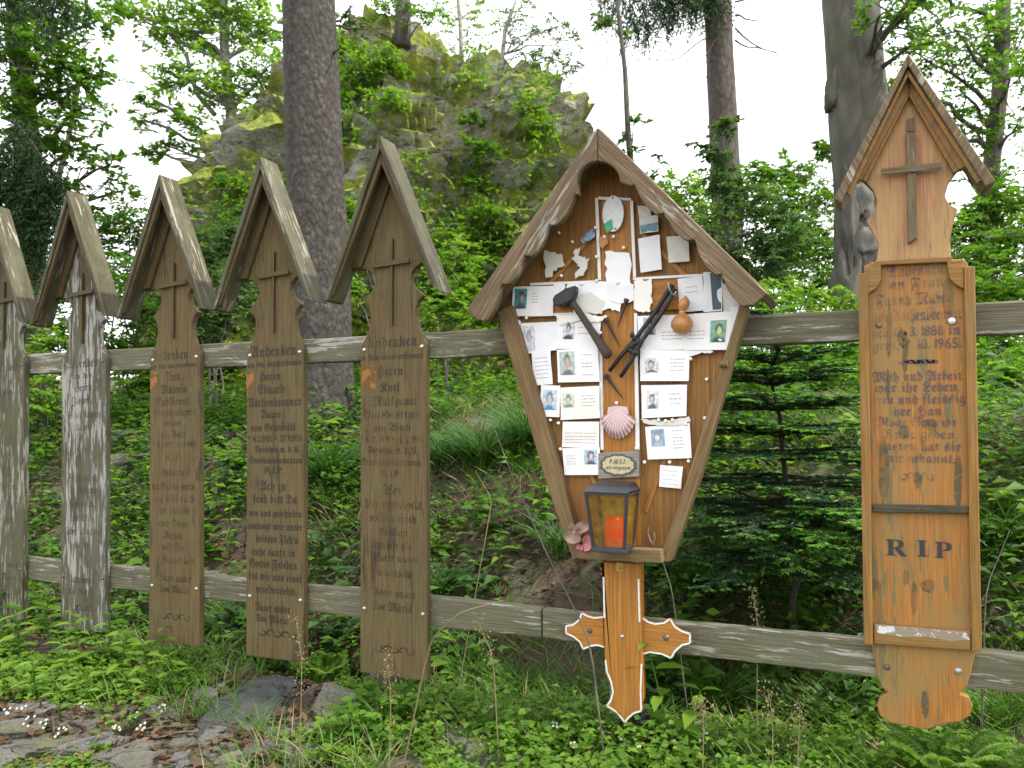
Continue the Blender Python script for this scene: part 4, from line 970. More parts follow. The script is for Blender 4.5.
def tree(name, label, cat, base, path, rad, blobs, leaf, bark, ls=.075, dens=1.0, nl=11, group=None, seg=14, rough=.06, limb_r=.035, droop=.15, aspect=.55, extra=None, fine=False, sd=0, flat=.35):
    """path: trunk points (world); blobs: (centre, radius)"""
    t = thing(name, base, label, cat, group); m = MB(); n = len(path)
    q = [];
    for i in range(n-1):
        k = max(2, int((Vector(path[i+1])-Vector(path[i])).length/.25)); q += [(Vector(path[i]).lerp(Vector(path[i+1]), j/k), rad[i]+(rad[i+1]-rad[i])*j/k) for j in range(k)]
    q.append((Vector(path[-1]), rad[-1]))
    m.tube([a for a, b in q], [b for a, b in q], seg, rough=rough, sd=sd or random.uniform(0, 50)); m.build('trunk', bark, t, smooth=True)
    lm = MB(); LV = Leaves()
    for c, r in blobs:
        c = Vector(c)
        near = min(q, key=lambda a: (a[0]-c).length+max(0, a[0].z-c.z+.3)*1.5)
        pts = limb(lm, near[0], c, min(limb_r, near[1]*.6), limb_r*.3, 5, -.05)
        for _ in range(4):
            e = c+Vector(rand_unit(1)[0])*r*.8; s = pts[random.randint(3, 6)]; limb(lm, s, e, limb_r*.28, .004, 4, n=5)
        sprays(LV, lm, c, r, int(34*dens*(r/.6)**1.6), nl, ls, droop=droop, aspect=aspect, flat=flat)
    if extra: extra(t, lm, LV, q)
    if lm.v: lm.build('limbs', bark, t, smooth=True)
    if LV.P: LV.build('crown', leaf, t, fine=fine)
    return t
def gp(px, py, d):   # a foot on the ground under a pixel column at depth d
    p = at(px, py, d); return Vector((p.x, p.y, g(p.x, p.y)-.05))
def bl(lst): return [(at(x, y, d), r) for x, y, d, r in lst]

# thick spruce trunk
def t1():
    b = at(322, 405, 5.8); b.z = g(b.x, b.y)-.1; top = at(306, -420, 5.8); mid = at(314, 150, 5.8)
    up = Vector((0, 0, 1))
    def ex(t, lm, LV, q):
        for k in range(9):
            z = random.uniform(1.6, 4.0); a = random.uniform(0, 6.3); p = b+Vector((0, 0, z+.2)); d = Vector((math.cos(a), math.sin(a), .1)); limb(lm, p, p+d*random.uniform(.26, .38), .012, .005, 5)
        for k in range(26):   # high boughs, above the picture
            z = random.uniform(5.2, 8.5); a = random.uniform(0, 6.3); p = b.lerp(top, min(1, z/8)); p = Vector((p.x, p.y, b.z+z)); d = Vector((math.cos(a), math.sin(a), -.15)); e = p+d*random.uniform(1.2, 2.0)
            pts = limb(lm, p, e, .03, .008, 5, .05)
            for s in pts[2:]: sprays(LV, None, s, .35, 7, 12, .09, flat=.6, droop=.5, aspect=.18)
    tree('spruce_tree', 'thick grey-brown spruce trunk standing in front of the mossy rock', 'tree', b, [b, b+Vector((.01, 0, .35)), mid, at(309, 0, 5.8), top], [.27, .225, .205, .185, .14], [], L_dark, B_spruce, seg=40, rough=.05, extra=ex)
t1()
def needle_bough(lm, LV, a, b, hang=.35, ls=.06, n=10, dens=1.0):
    pts = limb(lm, a, b, .018, .004, 5, -.05, n=n)
    for s in pts[1:]:
        for _ in range(int(9*dens)):
            st = np.array(s)+rng.normal(0, .06, 3); L = hang*rng.uniform(.4, 1.2); k = int(16); t = np.linspace(0, 1, k)[:, None]
            d = np.array([rng.normal(0, .35), rng.normal(0, .35), -1.0]); P = st+d*L*t
            D = rng.normal(0, .7, (k, 3))+d*.7; LV.add(P, D, rand_unit(k), ls*rng.uniform(.7, 1.2, k), ls*.22)
def t2():
    b = gp(727, 330, 10.5); top = at(714, -150, 10.5)
    def ex(t, lm, LV, q):
        for (x0, y0), (x1, y1) in (((722, 32), (640, 62)), ((722, 22), (690, 75)), ((722, 48), (700, 68)), ((735, 2), (800, -10)), ((735, 28), (795, 65)), ((735, 40), (778, 52)), ((722, 60), (695, 90)), ((735, 15), (770, 22))):
            limb(lm, at(x0, y0, 10.5), at(x1, y1, 10.2+random.uniform(-.3, .3)), .014, .003, 4, .04)
        for a, c in (((722, -10), (610, 8)), ((722, -25), (600, -15)), ((722, 0), (635, 22)), ((718, -30), (660, -5))): needle_bough(lm, LV, at(*a, 10.5), at(*c, 10.3), .45, .08, dens=1.3)
    tree('spruce_tree', 'slender dark spruce trunk against the white sky, right of the shrine roof', 'tree', b, [b, at(727, 200, 10.5), at(719, 40, 10.5), top], [.21, .20, .175, .16], [], L_dark, B_spruce2, seg=20, extra=ex)
t2()
def t3():
    d = 7.6; b = gp(868, 360, d)
    def ex(t, lm, LV, q):
        for x, y, rx, ry, rz in ((866, 200, .10, .05, .17), (864, 243, .115, .05, .17)):
            m = MB(); c = at(x-2, y, d-.235); m.blob(c, (rx, ry, rz), 22, 16, .4, x); m.build('bark_scar', barkmat('scar_wood', (.20, .19, .17), (.27, .26, .24), (.13, .12, .09), 6, .3, .5, .1), t, smooth=True)
        m = MB(); bb = [(at(836, 92, d), (.09, .13, .26), 4), (at(850, 215, d-.22), (.06, .06, .42), 8), (at(848, 285, d-.16), (.13, .14, .40), 5)]
        for c_, r_, s_ in bb: m = MB(); m.blob(c_, r_, 22, 16, .45, s_); m.build('burl', B_beech, t, smooth=True)
    tree('beech_tree', 'stout grey beech trunk with bulging bark scars, behind the pale gabled board', 'tree', b, [b, at(866, 290, d), at(862, 200, d), at(857, 90, d), at(850, 0, d), at(845, -250, d)], [.36, .27, .255, .265, .25, .2],
         bl([(905, 5, 6.9, .45), (935, -10, 7, .5), (880, 15, 7, .3), (920, 40, 7.1, .3)])+[(Vector(q), r) for q, r in (((3.9, 1.6, 5.2), .8), ((2.6, 2.0, 6.1), .8), ((1.9, .0, 6.3), .6))], L_mid, B_beech, ls=.065, seg=36, rough=.10, extra=ex, dens=1.0)  # trailing leaf clumps lie out of view, added to dapple the foreground with shade
t3()
def t4():
    d = 9.5; b = gp(985, 340, d)
    tree('beech_tree', 'young beech with a thin dark trunk and airy layered leaves at the right edge', 'tree', b, [b, at(984, 260, d), at(990, 180, d), at(1000, 90, d), at(1004, -20, d), at(1006, -120, d)], [.12, .115, .10, .09, .08, .05],
         bl([(925, 60, 9, .55), (955, 30, 9, .7), (1000, 20, 9.4, .8), (960, 90, 9.3, .6), (1010, 80, 9, .5), (1015, 130, 9.2, .45), (940, 120, 9.1, .35), (975, 130, 9.4, .45), (1000, 175, 9.2, .35), (900, 90, 9.2, .3), (960, 165, 9.2, .3), (930, -20, 9, .8), (1020, 50, 10, .8), (1030, 200, 9, .4), (985, 60, 9.6, .6)]),
         L_mid, B_thin, ls=.085, dens=.9, nl=10)
t4()
def t5():
    d = 9; b = gp(640, 330, d)
    tree('sapling', 'thin leaning grey stem with few leaves rising beside the shrine roof', 'tree', b, [b, at(636, 220, d), at(628, 130, d), at(625, 70, d), at(618, 10, d), at(622, -60, d)], [.05, .045, .035, .028, .024, .02],
         bl([(634, 125, 8.9, .18), (630, 150, 9, .15), (605, 20, 9, .25), (640, 190, 9, .3), (655, 160, 9, .12)]), L_rowan, B_thin, ls=.11, dens=.9, nl=7, seg=8, limb_r=.012)
t5()
def bird_twig(): pass
# left side trees
def t6():
    d = 8.5; b = gp(20, 400, d)
    tree('beech_tree', 'dense leafy beech with a dark trunk at the far left edge', 'tree', b, [b, at(22, 280, d), at(30, 160, d), at(18, 40, d), at(10, -80, d)], [.16, .14, .12, .10, .08],
         bl([(15, 60, 8, .6), (60, 70, 8.2, .6), (20, 110, 8, .6), (80, 110, 8.3, .38), (45, 140, 8, .5), (95, 75, 8.3, .3), (75, 150, 8.4, .35), (-10, 180, 8, .6), (100, 20, 8.4, .3), (60, 20, 8.4, .45), (110, 165, 8.3, .25), (60, 200, 8.2, .35), (100, 215, 8.5, .3), (15, 10, 8, .5), (40, 45, 8, .5), (5, 290, 8, .4), (125, 190, 8.5, .25)]),
         L_mid, B_thin, ls=.085, dens=1.55, nl=11)
t6()
def t7():
    d = 7.2; b = gp(12, 380, d)
    def ex(t, lm, LV, q):
        for a, c in (((10, 120), (60, 185)), ((10, 150), (45, 200)), ((10, 140), (-30, 190)), ((14, 165), (55, 215)), ((14, 190), (30, 250)), ((10, 175), (-20, 230))): needle_bough(lm, LV, at(*a, 7.2), at(*c, 7), .34, .07, 8, 1.5)
        for a, c in (((5, -60), (75, 8)), ((5, -70), (40, 20)), ((5, -60), (-10, 20)), ((5, -60), (60, -5))): needle_bough(lm, LV, at(*a, 7.2), at(*c, 6.6), .22, .06, 8, 1.3)
    tree('spruce_tree', 'dark spruce with hanging boughs in the upper left corner', 'tree', b, [b, at(-30, 200, d), at(-34, 50, d), at(-38, -120, d)], [.10, .09, .08, .07], [], L_dark, B_spruce2, seg=10, extra=ex)
t7()
def t8():
    d = 9.0; b = gp(42, 400, d)
    tree('sapling', 'pair-thin crooked dark stem between the two leftmost gables', 'tree', b, [b, at(40, 290, d), at(44, 230, d), at(66, 150, d), at(80, 80, d)], [.05, .045, .04, .03, .02], bl([(80, 90, 9, .25), (55, 260, 9, .2)]), L_mid, B_thin, ls=.08, seg=7, limb_r=.012)
t8()
def t9():
    d = 10.0; b = gp(236, 300, d)
    def ex(t, lm, LV, q):
        limb(lm, at(215, 115, d), at(130, 2, d-.2), .035, .012, 6); limb(lm, at(190, 80, d), at(150, 95, d-.3), .012, .004, 5)
    tree('beech_tree', 'light green beech leaning over the left shoulder of the mossy rock', 'tree', b, [b, at(234, 180, d), at(231, 110, d), at(225, 60, d), at(220, -60, d)], [.10, .085, .07, .06, .04],
         bl([(150, 20, 9.6, .5), (190, 30, 9.8, .65), (230, 20, 10, .6), (265, 30, 10, .5), (175, 75, 9.6, .4), (215, 85, 9.8, .6), (255, 85, 10, .5), (155, 100, 9.5, .25), (190, 125, 9.6, .42), (240, 130, 9.8, .35), (165, 145, 9.6, .25), (270, 65, 9.7, .4), (205, 150, 9.7, .28), (140, 120, 9.7, .2), (120, 8, 9.6, .3), (225, -10, 10, .8), (180, -15, 10, .6), (145, 150, 9.6, .18)]),
         L_bright, B_birch, ls=.085, dens=1.7, nl=11, extra=ex)
t9()

# ------------------------------------------------------------------ the mossy rock
def rockmat(name, moss=.5, base=((.17, .165, .15), (.30, .29, .27)), mc=((.085, .125, .012), (.34, .38, .028)), wd=.07):
    m, nt, b = new_mat(name); tc = nd(nt, 'ShaderNodeTexCoord'); v = tc.outputs['Object']; geo = nd(nt, 'ShaderNodeNewGeometry')
    mp = nt.nodes.new('ShaderNodeMapping'); mp.inputs['Rotation'].default_value = (0, R(12), R(10)); mp.inputs['Scale'].default_value = (.5, 1, 3); nt.links.new(v, mp.inputs[0])
    n = noi(nt, mp.outputs[0], 3.2, 8, .7, .3); n2 = noi(nt, v, 1.5, 6, .7); n3 = noi(nt, v, 14, 5, .7); n4 = noi(nt, v, 3.5, 5, .7)
    c = mixc(nt, ramp(nt, n, [(.35, 0), (.6, 1)]).outputs[0], base[0], base[1]); c = mixc(nt, ramp(nt, n3, [(.35, .6), (.5, 0)]).outputs[0], c, (.06, .055, .045)); c = mixc(nt, ramp(nt, noi(nt, mp.outputs[0], 7, 4, .6, .8), [(.36, .85), (.43, 0)]).outputs[0], c, (.04, .038, .03))
    sp = nd(nt, 'ShaderNodeSeparateXYZ'); nt.links.new(geo.outputs['Normal'], sp.inputs[0])
    ad = nd(nt, 'ShaderNodeMath', operation='MULTIPLY_ADD'); nt.links.new(sp.outputs[2], ad.inputs[0]); ad.inputs[1].default_value = .16; nt.links.new(n2, ad.inputs[2])
    ad2 = nd(nt, 'ShaderNodeMath', operation='MULTIPLY_ADD'); nt.links.new(n3, ad2.inputs[0]); ad2.inputs[1].default_value = .35; nt.links.new(ad.outputs[0], ad2.inputs[2])
    mossc = mixc(nt, ramp(nt, n4, [(.38, 0), (.62, 1)]).outputs[0], mc[0], mc[1])
    k = .80-.17*moss
    c = mixc(nt, ramp(nt, ad2.outputs[0], [(k-.03, 0), (k+wd, .95)]).outputs[0], c, mossc)
    nt.links.new(c, b.inputs['Base Color']); b.inputs['Roughness'].default_value = .9
    s = nd(nt, 'ShaderNodeMath', operation='ADD'); nt.links.new(n, s.inputs[0]); nt.links.new(n3, s.inputs[1])
    bp = nd(nt, 'ShaderNodeBump'); bp.inputs['Strength'].default_value = .9; bp.inputs['Distance'].default_value = .08
    nt.links.new(s.outputs[0], bp.inputs['Height']); nt.links.new(bp.outputs[0], b.inputs['Normal']); return m
def big_rock():
    D = 10.2; C = at(400, 300, D); r_ = AR; f_ = Vector((-math.sin(YAW), math.cos(YAW), 0)); u_ = Vector((0, 0, 1))
    out = [(165, 300), (186, 225), (196, 200), (220, 172), (255, 142), (295, 108), (338, 72), (372, 52), (405, 40), (445, 48), (480, 62), (520, 78), (550, 98), (580, 132), (605, 170), (635, 235), (672, 300), (680, 420), (560, 560), (400, 600), (240, 560), (160, 420)]
    th = []; 
    for x, y in out:
        a = (x-400)/CF*D; b = -(y-300)/CF*D; th.append((math.atan2(b, a) % (2*math.pi), math.hypot(a, b)))
    th.sort(); A = [t[0] for t in th]; B = [t[1] for t in th]
    A = [A[-1]-2*math.pi]+A+[A[0]+2*math.pi]; B = [B[-1]]+B+[B[0]]
    bm = bmesh.new(); bmesh.ops.create_icosphere(bm, subdivisions=7, radius=1)
    P = np.array([v.co[:] for v in bm.verts]); ang = np.arctan2(P[:, 2], P[:, 0]) % (2*math.pi); Rt = np.interp(ang, A, B)
    cp = np.hypot(P[:, 0], P[:, 2]); k = np.where(cp > 1e-6, cp**.75/np.maximum(cp, 1e-6), 0)
    u = P[:, 0]*k*Rt; w = P[:, 2]*k*Rt; f = P[:, 1]*2.1
    sn = Vector((-.50, -.25, .83)).normalized()
    for i, v in enumerate(bm.verts):
        q = Vector((u[i], f[i], w[i])); n = Vector((q.x/3, q.y/2, q.z/3)).normalized()
        s = q.z+.11*q.x*q.x+.10*q.x-.25*q.y+.40*noise.noise(q*.7)+.12*noise.noise(q*2.5)
        ph = (s*2.1) % 1; ph2 = (s*6.3+.6*noise.noise(q*1.5)) % 1
        step = ((1-ph)**1.3-.45)*.36*(0.6+noise.noise(q*.9+Vector((7, 0, 0))))+((1-ph2)-.5)*.22*(.5+abs(noise.noise(q*1.1)))*1.6+((1-(s*15+noise.noise(q*3)) % 1)-.5)*.05
        big = .40*noise.noise(q*.75+Vector((3, 1, 4)))+.16*noise.noise(q*2.1)
        cell = noise.voronoi(Vector((q.x*.9+q.z*.5, q.y*1.0, s*2.4)))[0]; crack = -.16*max(0, 1-(cell[1]-cell[0])*7)
        fine = .05*noise.fractal(q*5, 1, 2, 3)
        edge = 1.0
        d = (step+big+fine+crack)*edge
        q = q+n*d*(.9 if n.y < 0 else .6)
        v.co = C+r_*q.x+f_*q.y+u_*q.z
    base = gp(400, 300, D)
    for v in bm.verts: v.co -= base
    me = bpy.data.meshes.new('rock_outcrop'); bm.to_mesh(me); me.materials.append(rockmat('mossy_rock', 1.3, ((.34, .33, .30), (.62, .60, .56)))); me.polygons.foreach_set('use_smooth', [False]*len(me.polygons))
    o = bpy.data.objects.new('rock_outcrop', me); COL.objects.link(o); o.location = base
    tag(o, 'huge layered grey rock outcrop covered in yellow-green moss behind the boards', 'rock outcrop')
    bt = BVHTree.FromBMesh(bm); bm.free(); return bt, base
RBT, RB = big_rock()
def rock_hit(px, py):
    d = ray(px, py).normalized(); h = RBT.ray_cast(CP-RB, d)
    return (h[0]+RB, h[1]) if h[0] is not None else (None, None)
def shrub(name, label, base, blobs, leaf, ls, dens=1.0, nl=9, group=None, cat='shrub', stem_r=.012, aspect=.5, droop=.2, fine=False, flat=.5):
    t = thing(name, base, label, cat, group); lm = MB(); LV = Leaves()
    for c, r in blobs:
        limb(lm, base, c, stem_r, stem_r*.4, 5); 
        for _ in range(3): limb(lm, Vector(c).lerp(Vector(base), .3), Vector(c)+Vector(rand_unit(1)[0])*r*.7, stem_r*.4, .002, 4, n=4)
        sprays(LV, lm, c, r, int(30*dens*(r/.3)**1.3), nl, ls, flat=flat, droop=droop, aspect=aspect)
    lm.build('stems', B_thin, t, smooth=True); LV.build('foliage', leaf, t, fine=fine); return t
def rock_greens():
    # loose low growth in the cracks
    LV = Leaves()
    for _ in range(1500):
        px = rng.uniform(190, 640); py = rng.uniform(40, 420)
        p, n = rock_hit(px, py)
        if p is None: continue
        q = noise.noise(Vector((px*.018, py*.018, 2)))
        if q < (.16 if py < 190 else -.22) or (py < 190 and rng.random() < .5): continue
        k = 22; s = rng.uniform(.05, .13)*(1.5 if py > 220 else 1)
        P = np.array(p)+np.array(n)*.03+rng.normal(0, s, (k, 3)); LV.add(P, rand_unit(k)+[0, 0, .2], rand_unit(k)*.7+[0, 0, 1], rng.uniform(.05, .085, k), rng.uniform(.03, .045, k))
    tag(LV.build('rock_greenery', L_bright), 'low leafy growth in the cracks of the mossy rock', 'ground cover', None, 'stuff')
    S = [((368, 75), [(352, 70, .40), (375, 62, .35), (345, 50, .3), (395, 68, .22)], L_bright, 'bright shrub on the upper left of the rock, right of the spruce trunk'),
         ((385, 110), [(372, 95, .3), (395, 100, .25)], L_bright, 'yellow-green shrub below the rock top, above the tallest brown gable'),
         ((345, 125), [(345, 110, .28), (350, 140, .28)], L_mid, 'darker shrub pressed against the right side of the spruce trunk on the rock'),
         ((478, 190), [(480, 150, .26), (474, 185, .26), (470, 120, .16), (486, 215, .24)], L_mid, 'dark green column of leaves hanging down the middle of the rock'),
         ((535, 125), [(535, 110, .25), (545, 130, .2)], L_bright, 'small bright shrub on the right part of the rock'),
         ((450, 260), [(450, 240, .42), (440, 285, .45), (475, 270, .3), (425, 250, .25)], L_bright, 'leafy shrub at the foot of the rock just right of the tallest brown gable'),
         ((500, 260), [(500, 240, .3), (510, 275, .3)], L_mid, 'shrub between the rock foot and the left eave of the shrine'),
         ((235, 200), [(228, 185, .22), (240, 225, .28)], L_mid, 'shrub on the left flank of the rock above the gables')]
    for (bx, by), bs, mt, lab in S:
        p, n = rock_hit(bx, by)
        if p is None: continue
        q = []
        for x, y, r in bs:
            h, _n = rock_hit(x, y); d = (h-CP).dot(AF) if h is not None else (p-CP).dot(AF)
            q.append((at(x, y, d-.12), r))
        shrub('rock_shrub', lab, p, q, mt, .065, 1.5, group='shrubs growing on the rock')
rock_greens()
def top_trees():
    d = 10
    for lab, nm, base, path, rad, blobs, leaf, bark, ls in (
        ('dark evergreen stem on top of the rock, cut by the top edge', 'small_tree', (402, 42), [(402, 42), (403, 10), (403, -60)], [.10, .09, .07], [(385, 8, .3), (415, 5, .3), (375, -8, .3), (430, 12, .25), (400, -20, .4), (350, 15, .15)], L_mid, B_thin, .06),
        ('light birch sapling with drooping yellow-green leaves on the rock top', 'birch_sapling', (462, 62), [(462, 62), (460, 20), (455, -30)], [.03, .025, .02], [(450, 30, .3), (470, 25, .3), (455, 55, .2), (440, 8, .3), (485, 8, .35), (478, 45, .22)], L_bright, B_birch, .05),
        ('birch sapling hanging over the right shoulder of the rock', 'birch_sapling', (500, 75), [(500, 75), (505, 30), (520, -10)], [.03, .022, .015], [(515, 15, .35), (535, 30, .35), (555, 55, .3), (570, 70, .22), (540, 60, .22), (520, 45, .25), (560, 25, .25), (575, 40, .15)], L_rowan, B_birch, .05),
        ('tiny pine on the rock beside the thick spruce trunk', 'small_tree', (352, 50), [(352, 52), (350, 30), (350, 5)], [.02, .02, .01], [(350, 22, .16), (345, 38, .16), (358, 34, .12)], L_dark, B_thin, .05)):
        for _k in range(14):
            p, n = rock_hit(*base)
            if p is not None: break
            base = (base[0], base[1]+4)
        base = (base[0], base[1]+5); path = [base]+path[1:]; dd = (p-CP).dot(AF) if p is not None else d
        tree(nm, lab, 'tree', at(*base, dd), [at(x, y, dd) for x, y in path], rad, [(at(x, y, dd+rng.uniform(-.3, .3)), r) for x, y, r in blobs], leaf, bark, ls=ls, dens=1.5, nl=10, seg=8, limb_r=.012, group=None)
    m = MB()
    for i, (x0, y0, x1, y1, lab) in enumerate(((489, 66, 486, 42, ''), (429, 130, 424, 95, ''))): pass
top_trees()

# ------------------------------------------------------------------ bushes behind the fence
BUSH = [
 ('leafy green bush between trunk and beech, left part', (670, 330, 8.5), [(665, 205, 8.5, .3), (690, 190, 8.8, .4), (680, 240, 8.4, .45), (705, 215, 8.6, .4)], L_bright, .07, 1.2),
 ('blue-green rowan shrub veiling the slender spruce trunk', (735, 350, 7.0), [(715, 150, 7, .2), (725, 125, 7, .14), (700, 240, 7, .3), (735, 200, 7, .3), (760, 235, 7, .4), (745, 265, 7, .4), (720, 180, 7, .25), (790, 250, 7, .3), (780, 215, 7, .2)], L_rowan, .075, 1.0),
 ('broad green bush filling the gap left of the stout beech', (790, 350, 8.5), [(760, 180, 9, .35), (790, 175, 9.2, .35), (815, 200, 9, .4), (775, 205, 8.8, .45), (800, 240, 8.6, .55), (830, 250, 8.8, .45), (815, 285, 8.3, .5), (770, 275, 8.2, .5), (825, 150, 9.6, .2)], L_mid, .075, 1.2),
 ('bright low bush above the top rail beside the shrine eave', (780, 360, 6), [(740, 290, 6, .28), (790, 300, 6, .3), (830, 300, 6.2, .25), (765, 310, 5.8, .22)], L_bright, .06, 1.2),
 ('green bush at the right edge behind the orange board', (990, 380, 7.5), [(975, 215, 8, .3), (1000, 200, 8, .4), (985, 250, 7.6, .5), (1015, 240, 7.8, .5), (960, 270, 7.3, .4), (1020, 290, 7.4, .5), (990, 290, 7, .4), (958, 235, 8, .2)], L_mid, .075, 1.3),
 ('dense green bush behind the gap of the second and third boards', (125, 400, 7.5), [(100, 250, 8, .4), (130, 225, 8, .4), (120, 280, 7.6, .45), (90, 300, 7.4, .4), (140, 310, 7.2, .35), (135, 362, 7.2, .3), (115, 350, 7.4, .3), (150, 380, 7, .22)], L_mid, .07, 1.3),
 ('glossy bush below the rock, seen between third and fourth gables', (215, 400, 6.6), [(205, 260, 7, .3), (225, 240, 7.2, .35), (215, 300, 6.6, .35), (235, 290, 6.8, .3), (200, 325, 6.4, .25)], L_rowan, .06, 1.4),
 ('bright leafy bush low behind the first and second boards', (50, 410, 6.5), [(45, 345, 6.4, .25), (55, 375, 6.2, .25), (40, 400, 6, .2), (60, 330, 6.5, .25)], L_bright, .06, 1.4),
 ('bright bush right of the spruce trunk foot behind the tallest brown board', (440, 380, 6.6), [(350, 235, 6.8, .22), (440, 310, 6.6, .28), (462, 290, 6.8, .25), (480, 320, 6.5, .2), (350, 290, 6.5, .2), (350, 210, 7, .2), (455, 260, 7, .3)], L_bright, .06, 1.4),
 ('dark green undergrowth bush behind the fir sapling', (770, 560, 5.0), [(740, 370, 5.2, .3), (790, 360, 5.3, .35), (830, 380, 5.2, .3), (850, 430, 5, .28), (740, 430, 5, .28), (840, 350, 5.4, .25), (800, 330, 5.6, .3)], L_mid, .06, 1.2),
 ('leafy undergrowth bush at the right edge between the rails', (1005, 560, 4.4), [(1000, 370, 4.6, .22), (1015, 420, 4.4, .25), (995, 460, 4.3, .2), (1020, 500, 4.2, .2), (1000, 340, 5, .25)], L_mid, .06, 1.2),
]
for lab, (bx, by, bd), bs, mt, ls, dn in BUSH:
    shrub('bush', lab, gp(bx, by, bd), bl(bs), mt, ls, dn*1.35, 11, group='bushes behind the fence', cat='bush')

# ------------------------------------------------------------------ fir sapling
def fir():
    b = at(803, 612, 3.1); b.z = min(b.z, g(b.x, b.y))-.02; top = at(768, 305, 3.3); t = thing('fir_sapling', b, 'dark young fir with flat sprays and bright tips, between shrine and orange board', 'fir sapling')
    b2 = at(788, 520, 3.15)
    m = MB(); pts = limb(m, b, b2, .015, .012, 8, wob=.03); pts2 = limb(m, b2, top, .012, .004, 8, wob=.03); m.build('trunk', barkmat('fir_bark', (.06, .052, .04), (.10, .09, .07), (.08, .08, .05), 30, .5, .4), t, smooth=True)
    lm = MB(); N1 = Leaves(); N2 = Leaves()
    def twig(a, bb, tip=.12, nn=1.0):
        a, bb = np.array(a), np.array(bb); L = np.linalg.norm(bb-a); k = max(8, int(L/.0014*nn)); tt = rng.random(k)[:, None]; d = (bb-a)/L
        P = a+(bb-a)*tt; side = norm(np.cross(d, [0, 0, 1])[None, :]); s = np.where(rng.random(k) < .5, 1, -1)[:, None]
        D = side*s+d*.55+np.array([0, 0, .15])+rng.normal(0, .18, (k, 3)); l = rng.uniform(.018, .027, k)
        w = np.full(k, .0042); new = (tt[:, 0] > 1-tip/L)
        up = np.array([0, 0, 1.])+rng.normal(0, .3, (k, 3))
        if (~new).any(): N1.add(P[~new], D[~new], up[~new], l[~new], w[~new])
        if new.any(): N2.add(P[new], D[new], up[new], l[new]*1.1, w[new]*1.3)
        lm.tube([Vector(a), Vector(bb)], [.003, .0015], 4, cap=False)
    def bough(a, e, tipn=0, w=.30, n=9, sag=.04):
        a, e = Vector(a), Vector(e); pts = limb(lm, a, e, .009, .003, 5, -sag, n=n, wob=.02); d = (e-a).normalized(); side = d.cross(Vector((0, 0, 1))).normalized()
        L = (e-a).length
        for i in range(1, n):
            t_ = i/(n-1)
            for s in (-1, 1):
                ll = w*(1-t_*.75)*random.uniform(.7, 1.1); dd = (d*.75+side*s+Vector((0, 0, random.uniform(-.12, .05)))).normalized(); q = pts[i]+dd*ll
                twig(pts[i], q, tipn)
                if ll > .14:
                    for s2 in (-1, 1): mid = pts[i].lerp(q, .5); twig(mid, mid+(dd*.7+dd.cross(Vector((0, 0, 1)))*s2*.8).normalized()*ll*.4, tipn)
        for i in range(n-1): twig(pts[i], pts[i+1], tipn if i == n-2 else 0)
    ax = lambda f: b2.lerp(top, f)
    # whorls up the stem
    for f, n_, L in ((-.15, 5, .55), (.05, 6, .62), (-.04, 5, .5), (.16, 6, .58), (.38, 6, .5), (.62, 5, .4), (.28, 6, .58), (.5, 6, .48), (.72, 5, .36), (.9, 4, .2)):
        p = ax(f)
        for k in range(n_):
            a = 2*math.pi*k/n_+f*5+random.uniform(-.2, .2); dz = -.08+f*.35
            bough(p, p+Vector((math.cos(a), math.sin(a)*.9, dz))*L*random.uniform(.8, 1.1), .012, .26*L/.5, 8)
    # low sprays reaching towards the rail, with bright new tips
    o = ax(.0)
    for x, y, d, w in ((870, 528, 2.62, .26), (796, 568, 2.75, .28), (840, 560, 2.80, .2), (750, 545, 2.9, .26), (722, 540, 3.2, .24), (825, 545, 2.7, .24)): bough(o, at(x, y, d), .10, w, 9, .10)
    for x, y in ((695, 478), (700, 492)): limb(lm, ax(.1), at(x, y, 3.2), .006, .003, 5)
    lm.build('limbs', barkmat('fir_twig_bark', (.045, .04, .025), (.075, .065, .04), (.06, .07, .035), 30, .5, .4), t, smooth=True); N1.build('needles', L_fir, t); N2.build('new_tips', L_firtip, t)
fir()

